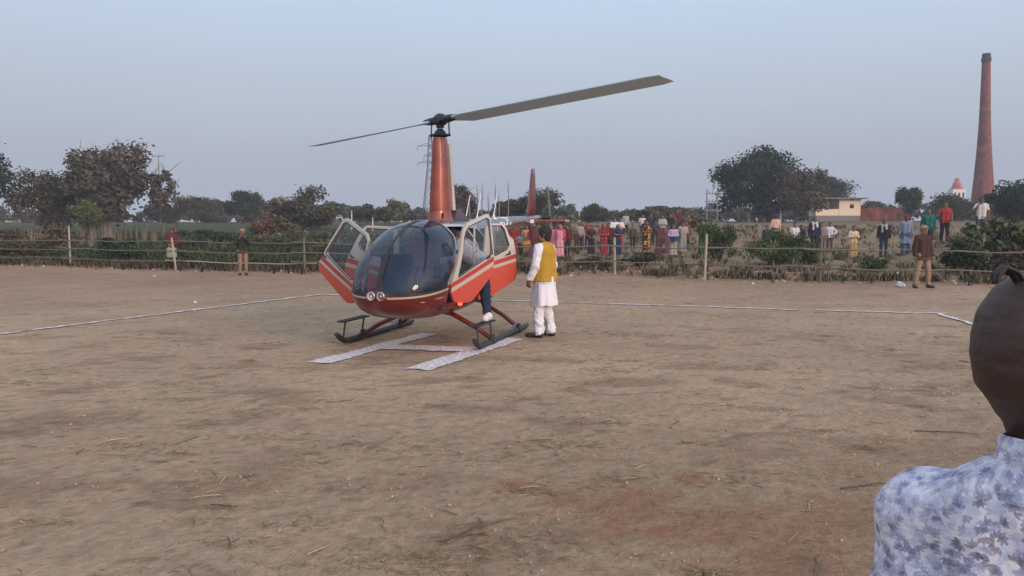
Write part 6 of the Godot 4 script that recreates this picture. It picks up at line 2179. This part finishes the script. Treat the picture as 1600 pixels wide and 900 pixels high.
	obj("wrist_watch", g, M.shoe_black, t)

# fresh normals for an open sheet
func smooth(g: Geo) -> void:
	var n := PackedVector3Array()
	n.resize(g.v.size())
	for k in range(0, g.i.size(), 3):
		var c := (g.v[g.i[k + 2]] - g.v[g.i[k]]).cross(g.v[g.i[k + 1]] - g.v[g.i[k]])
		for q in 3: n[g.i[k + q]] += c
	for k in n.size(): g.n[k] = n[k].normalized()

# passenger climbing in: one foot on the step, head and shoulders inside the cabin
func boarding() -> void:
	var at := Vector3(-1.084, 0, -12.226)
	var t := thing("person", "person in blue jeans and white sneakers stepping into the helicopter cabin", "person", at, deg_to_rad(-16.5))
	var ft := Vector3(0.93, 0.40, 0.64)
	var j := {"hp-1": Vector3(0.74, 1.12, 0.26), "hp1": Vector3(0.72, 1.10, 0.10), "kn-1": Vector3(0.86, 0.76, 0.46), "an-1": Vector3(0.92, 0.46, 0.55), "kn1": Vector3(0.45, 0.98, 0.42), "an1": Vector3(0.42, 0.68, 0.30)}
	var chest := Vector3(0.42, 1.42, 0.20)
	var neck := Vector3(0.28, 1.52, 0.26)
	var b := [bone(Vector3(0.73, 1.12, 0.18), chest, 0.12, 0.12), bone(chest, neck, 0.06, 0.05)]
	var shirt := [bone(Vector3(0.73, 1.14, 0.25), Vector3(0.44, 1.40, 0.30), 0.125, 0.125), bone(Vector3(0.72, 1.14, 0.12), Vector3(0.42, 1.40, 0.10), 0.125, 0.125)]
	for m in [-1, 1]:
		var side := Vector3(0.05, 0, -0.18 * m)
		var sh := chest + side
		var el := sh + Vector3(-0.10, -0.20, -0.10 * m)
		var wr := el + Vector3(-0.20, -0.02, 0.04 * m)
		b.append_array([bone(chest, sh, 0.07, 0.055), bone(sh, el, 0.05, 0.04), bone(el, wr, 0.04, 0.028), bone(j["hp%d" % m], j["kn%d" % m], 0.085, 0.055), bone(j["kn%d" % m], j["an%d" % m], 0.055, 0.038)])
		shirt.append_array([bone(sh, el, 0.068, 0.058), bone(el, wr, 0.058, 0.048, Vector3.ZERO, 1.0, false, true)])
	var g := nets(b, 0.014, 0.03)
	g.add(head_geo(0.006), Transform3D(Basis(Vector3.UP, -PI / 2), neck + Vector3(-0.06, 0.02, 0.02)))
	for m in [-1, 1]:
		var wr2 := chest + Vector3(-0.25, -0.22, (-0.18 - 0.10 + 0.04) * m)
		g.add(hand_geo(0.75), Transform3D(Basis(Vector3(0, 1, 0), Vector3(1, 0, 0), Vector3(0, 0, -1)), wr2 + Vector3(-0.02, 0, 0)))
	obj("body", g, M.skin0, t)
	obj("shirt", nets(shirt, 0.014, 0.03, [], 0.014, Vector3(10, 8, 10)), cloth(0.40, 0.43, 0.48), t)
	var jean := []
	for m in [-1, 1]:
		jean.append(bone(Vector3(0.70, 1.16, 0.18 - 0.08 * m), j["hp%d" % m], 0.11, 0.112))
		jean.append(bone(j["hp%d" % m], j["kn%d" % m], 0.105, 0.078))
		jean.append(bone(j["kn%d" % m], j["an%d" % m], 0.078, 0.060, Vector3.ZERO, 1.0, false, true))
	obj("jeans", nets(jean, 0.012, 0.02, [], 0.016, Vector3(10, 9, 10)), cloth(0.022, 0.032, 0.055), t)
	var white := mat("sneaker_white", 0.62, 0.60, 0.55, 0.7)
	g = nets([bone(Vector3(0.935, 0.412, 0.50), Vector3(0.955, 0.405, 0.74), 0.050, 0.046, Vector3.UP, 1.0), bone(Vector3(0.93, 0.42, 0.53), Vector3(0.92, 0.475, 0.55), 0.052, 0.05, Vector3.ZERO, 1.0, false, true)], 0.009, 0.025, [[Vector3(0, 0.366, 0), Vector3.DOWN]])
	var s := obj("sneaker", g, white, t)
	g = nets([bone(Vector3(0.935, 0.375, 0.50), Vector3(0.955, 0.375, 0.75), 0.056, 0.052, Vector3.UP, 4.0)], 0.008, 0.01, [[Vector3(0, 0.364, 0), Vector3.DOWN]])
	obj("sole", g, cloth(0.30, 0.29, 0.27), s)
	g = nets([bone(Vector3(0.43, 0.665, 0.22), Vector3(0.40, 0.655, 0.44), 0.046, 0.042), bone(Vector3(0.42, 0.67, 0.27), Vector3(0.42, 0.72, 0.29), 0.052, 0.05, Vector3.ZERO, 1.0, false, true)], 0.010, 0.025, [[Vector3(0, 0.627, 0), Vector3.DOWN]])
	obj("sneaker", g, white, t)
	var h := nets([bone(Vector3(0, 0.063, -0.012), Vector3(0, 0.066, -0.037), 0.094, 0.091)], 0.008, 0.02, [[Vector3(0, 0.045, 0.060), Vector3(0, -0.55, 0.83).normalized()]], 0.012, Vector3(40, 28, 40))
	var o := obj("hair", h, M.hair_black, t)
	o.position = neck + Vector3(-0.06, 0.02, 0.02)
	o.rotation.y = -PI / 2

# the man close to the camera at the right edge, seen from behind
func near_man() -> void:
	var t := thing("person", "shaven headed man in leaf printed shirt close at the right edge, seen from behind", "person", Vector3(0.722, 0, -1.03), PI - 0.72)
	var s := 0.968
	var j := joints("down")
	for m in [-1, 1]:
		j["sh%d" % m] = Vector3(m * 0.160, 1.335, -0.015)
		j["el%d" % m] = Vector3(m * 0.190, 1.075, -0.03)
		j["wr%d" % m] = Vector3(m * 0.195, 0.84, 0.03)
	j.head = Vector3(-0.0, 1.555, 0.015)
	j.turn = -0.55
	var b := body_bones(j)
	for m in [-1, 1]: b.append(bone(j["an%d" % m] + Vector3(0, -0.04, 0), j["to%d" % m], 0.036, 0.03, Vector3.UP, 1.1))
	var skin := mat("skin_near", 0.050, 0.024, 0.018, 0.55)
	bumpy(skin, M.weave, 0.12, 9.0)
	var bg := nets(b, 0.012, 0.035)
	for m in [-1, 1]:
		bg.add(hand_geo(0.5), Transform3D(Basis(Vector3(m, 0, 0), Vector3(0, 1, 0), Vector3(0, 0, 1)), j["wr%d" % m] + Vector3(0, -0.02, 0)))
	# shaven skull running smoothly down into the nape, two faint folds of skin
	var hb := [bone(Vector3(0, 0.070, -0.008), Vector3(0, 0.078, -0.042), 0.088, 0.086), bone(Vector3(0, 0.05, 0.025), Vector3(0, -0.045, 0.042), 0.070, 0.052),
		bone(Vector3(0, 0.03, -0.050), Vector3(0, -0.055, -0.008), 0.078, 0.056), bone(Vector3(0, -0.05, -0.004), Vector3(0, -0.19, -0.018), 0.053, 0.054),
		bone(Vector3(0, -0.075, 0.062), Vector3(0, -0.07, 0.04), 0.027, 0.036), bone(Vector3(0, 0.02, 0.094), Vector3(0, -0.018, 0.114), 0.010, 0.013)]
	for m in [-1, 1]:
		hb.append(bone(Vector3(m * 0.012, 0.042, 0.090), Vector3(m * 0.046, 0.040, 0.074), 0.011))
		hb.append(bone(Vector3(m * 0.032, -0.16, 0.0), Vector3(m * 0.050, 0.01, -0.01), 0.026, 0.020))
	bg.add(nets(hb, 0.0042, 0.032, [], 0.0022, Vector3(16, 30, 16)), Transform3D(Basis(Vector3.UP, j.turn), j.head))
	for m in [-1, 1]:
		bg.add(nets([bone(Vector3(m * 0.086, 0.030, -0.010), Vector3(m * 0.082, -0.018, -0.002), 0.024, 0.014, Vector3(1, 0, 0.3 * m).normalized(), 2.4), bone(Vector3(m * 0.094, 0.040, -0.024), Vector3(m * 0.096, 0.004, -0.024), 0.0065), bone(Vector3(m * 0.094, 0.045, -0.018), Vector3(m * 0.088, 0.052, 0.004), 0.006)], 0.0035, 0.010), Transform3D(Basis(Vector3.UP, j.turn), j.head))
	var o := obj("body", bg, skin, t)
	o.scale = Vector3.ONE * s
	# a small lock of hair left on the crown
	var g := Geo.new()
	rng.seed = 9
	for k in 22:
		var q := Vector3(rng.randf_range(-1, 1), rng.randf_range(-0.5, 0.5), rng.randf_range(-1, 1)) * 0.0055
		g.tube([Vector3(0.0, 0.135, -0.078) + q, Vector3(0.004, 0.160, -0.096) + q, Vector3(0.006, 0.167, -0.114) + q * 0.9, Vector3(0.005, 0.160, -0.126) + q * 0.8, Vector3(0.004, 0.147, -0.130) + q * 0.6], [0.0022, 0.0022, 0.002, 0.0016, 0.0006], 5)
	o = obj("hair_lock", g, M.hair_black, t)
	o.scale = Vector3.ONE * s
	o.position = j.head * s
	o.rotation.y = j.turn
	# shirt with a leaf print, stand collar, yoke seam
	var print_ := pattern("leaf_print", 512, func(im: Image):
		rng.seed = 15
		im.fill(Color(0.88, 0.86, 0.88))
		for k in 110:
			blot(im, Vector2(rng.randf(), rng.randf()) * 512.0, rng.randf() * TAU, rng.randf_range(20, 38), rng.randf_range(12, 22), Color(0.72, 0.73, 0.83), 0.3)
		for k in 230:
			var at := Vector2(rng.randf(), rng.randf()) * 512.0
			var d := rng.randf() * TAU
			var c: Color = [Color(0.30, 0.30, 0.40), Color(0.42, 0.42, 0.53), Color(0.36, 0.31, 0.37), Color(0.50, 0.51, 0.63), Color(0.80, 0.81, 0.90)][rng.randi() % 5]
			for f in rng.randi_range(2, 5):
				var e := d + (f - 2) * 0.62
				blot(im, at + Vector2.from_angle(e) * 20.0, e, rng.randf_range(13, 22), rng.randf_range(5, 9), c, 0.55), 6.0)
	print_.heightmap_enabled = true
	print_.heightmap_texture = M.weave
	print_.heightmap_scale = 0.12
	var k := []
	for m in [-1, 1]:
		k.append(bone(Vector3(m * 0.035, 1.392, -0.025), j["sh%d" % m], 0.084, 0.066))
		k.append(bone(Vector3(m * 0.068, 1.28, 0), Vector3(m * 0.065, 1.08, 0.0), 0.118, 0.114))
		k.append(bone(Vector3(m * 0.065, 1.08, 0.0), Vector3(m * 0.075, 0.78, -0.01), 0.114, 0.130, Vector3.ZERO, 1.0, false, true))
		k.append_array(arm_bones(j, m, 0.016, true))
	g = nets(k, 0.010, 0.035, [[Vector3(0, 1.45, 0), Vector3(0, 0.97, 0.24).normalized()]], 0.013, Vector3(9, 6, 9))
	o = obj("shirt", g, print_, t)
	o.scale = Vector3.ONE * s
	g = Geo.new()
	g.lathe([Vector2(0.090, 1.405), Vector2(0.076, 1.445), Vector2(0.071, 1.485), Vector2(0.067, 1.488), Vector2(0.064, 1.48), Vector2(0.066, 1.42)], 36, Transform3D(Basis(Vector3.RIGHT, 0.14), Vector3(0, 0.015, -0.225)), 1.0, 1.0)
	o = obj("collar", g, print_, t)
	o.scale = Vector3.ONE * s
	# trousers and shoes below the picture
	k = []
	for m in [-1, 1]:
		k.append(bone(Vector3(m * 0.06, 1.0, 0.0), Vector3(m * 0.072, 0.90, -0.01), 0.098, 0.116))
		k.append_array(leg_bones(j, m, 0.022, true))
	o = obj("trousers", nets(k, 0.018, 0.03, [], 0.014, Vector3(7, 6, 7)), cloth(0.04, 0.04, 0.05), t)
	o.scale = Vector3.ONE * s
	o = obj("shoes", garment("shoes", "down", 0.02), M.shoe_black, t)
	o.scale = Vector3.ONE * s

func litter() -> void:
	# white plastic bag by the policeman
	rng.seed = 66
	var m := mat("white_plastic", 0.62, 0.64, 0.66, 0.4)
	var spots := [[10.85, -22.3, 0.15, "white plastic bag lying beside the policeman's boots"], [15.2, -24.4, 0.07, "small white scrap at the fence foot right of the policeman"], [2.6, -30.2, 0.09, "white scrap on the bank below the rails near the vest man"], [-7.0, -17.6, 0.05, "tiny white scrap left of the lime line's far end"], [13.0, -26.9, 0.10, "curled white scrap under the low bush at the right fence"], [-12.0, -26.8, 0.05, "pale scrap on the far left of the field"], [1.3, -28.9, 0.06, "pale scrap behind the lower rail near the vest man"]]
	for s in spots:
		var b := []
		for k in 4:
			var p = Vector3(rng.randf_range(-0.45, 0.45), rng.randf_range(0.2, 0.75), rng.randf_range(-0.3, 0.3)) * s[2]
			b.append(bone(p, p + Vector3(rng.randf_range(-0.3, 0.3), 0.1, rng.randf_range(-0.3, 0.3)) * s[2], s[2] * 0.45, s[2] * 0.4))
		var o := obj("plastic_scrap", nets(b, s[2] * 0.12, s[2] * 0.2, [[Vector3.ZERO, Vector3.DOWN]], s[2] * 0.25, Vector3.ONE * 3.0 / s[2]), m, self)
		o.position = Vector3(s[0], land(s[0], s[1]), s[1])
		tag(o, s[3], "litter", "scraps of plastic litter")
	# pale flecks on the field at the right
	var g := Geo.new()
	g.box(Vector3.ZERO, Vector3(1, 0.25, 0.6), Basis.IDENTITY, 0.08)
	var pl := []
	var cl := []
	for k in 90:
		var x := rng.randfn(4.1, 0.45) if k < 60 else rng.randf_range(2.3, 3.2)
		var z := -rng.randfn(8.3, 0.22) if k < 60 else -rng.randfn(7.2, 0.05)
		var s := rng.randf_range(0.006, 0.022)
		pl.append(Transform3D(Basis(Vector3.UP, rng.randf() * TAU) * Basis.from_scale(Vector3.ONE * s), Vector3(x, 0.008, z)))
		var sh := rng.randf_range(0.35, 0.6)
		cl.append(Color(sh, sh * 0.93, sh * 0.85))
	tag(many("pale_flecks", g.mesh(), M.plain, pl, cl), "scatter of pale chips on the field at the right", "chips", "", "stuff")
	# long twigs on the earth
	for q in [[2.35, -5.15, 0.45, 0.3, "long thin twig lying on the field left of the near man"], [3.6, -6.5, 0.5, -0.2, "thin dry twig farther out on the field at the right"], [-0.25, -4.35, 0.4, 0.8, "bent dry twig on the field at the bottom middle"], [1.55, -3.95, 0.25, 1.1, "short twig on the reddish patch near the bottom right"]]:
		g = Geo.new()
		var l: float = q[2]
		g.tube([Vector3(-l / 2, 0.014, 0), Vector3(-l / 5, 0.02, 0.03 * l), Vector3(l / 5, 0.014, -0.05 * l), Vector3(l / 2, 0.01, 0.04 * l)], [0.006, 0.0055, 0.005, 0.002], 6)
		g.tube([Vector3(-l / 5, 0.02, 0.03 * l), Vector3(0, 0.03, 0.14 * l)], [0.004, 0.0015], 5)
		var o := obj("dry_twig", g, M.bark, self)
		o.position = Vector3(q[0], 0, q[1])
		o.rotation.y = q[3]
		tag(o, q[4], "twig")
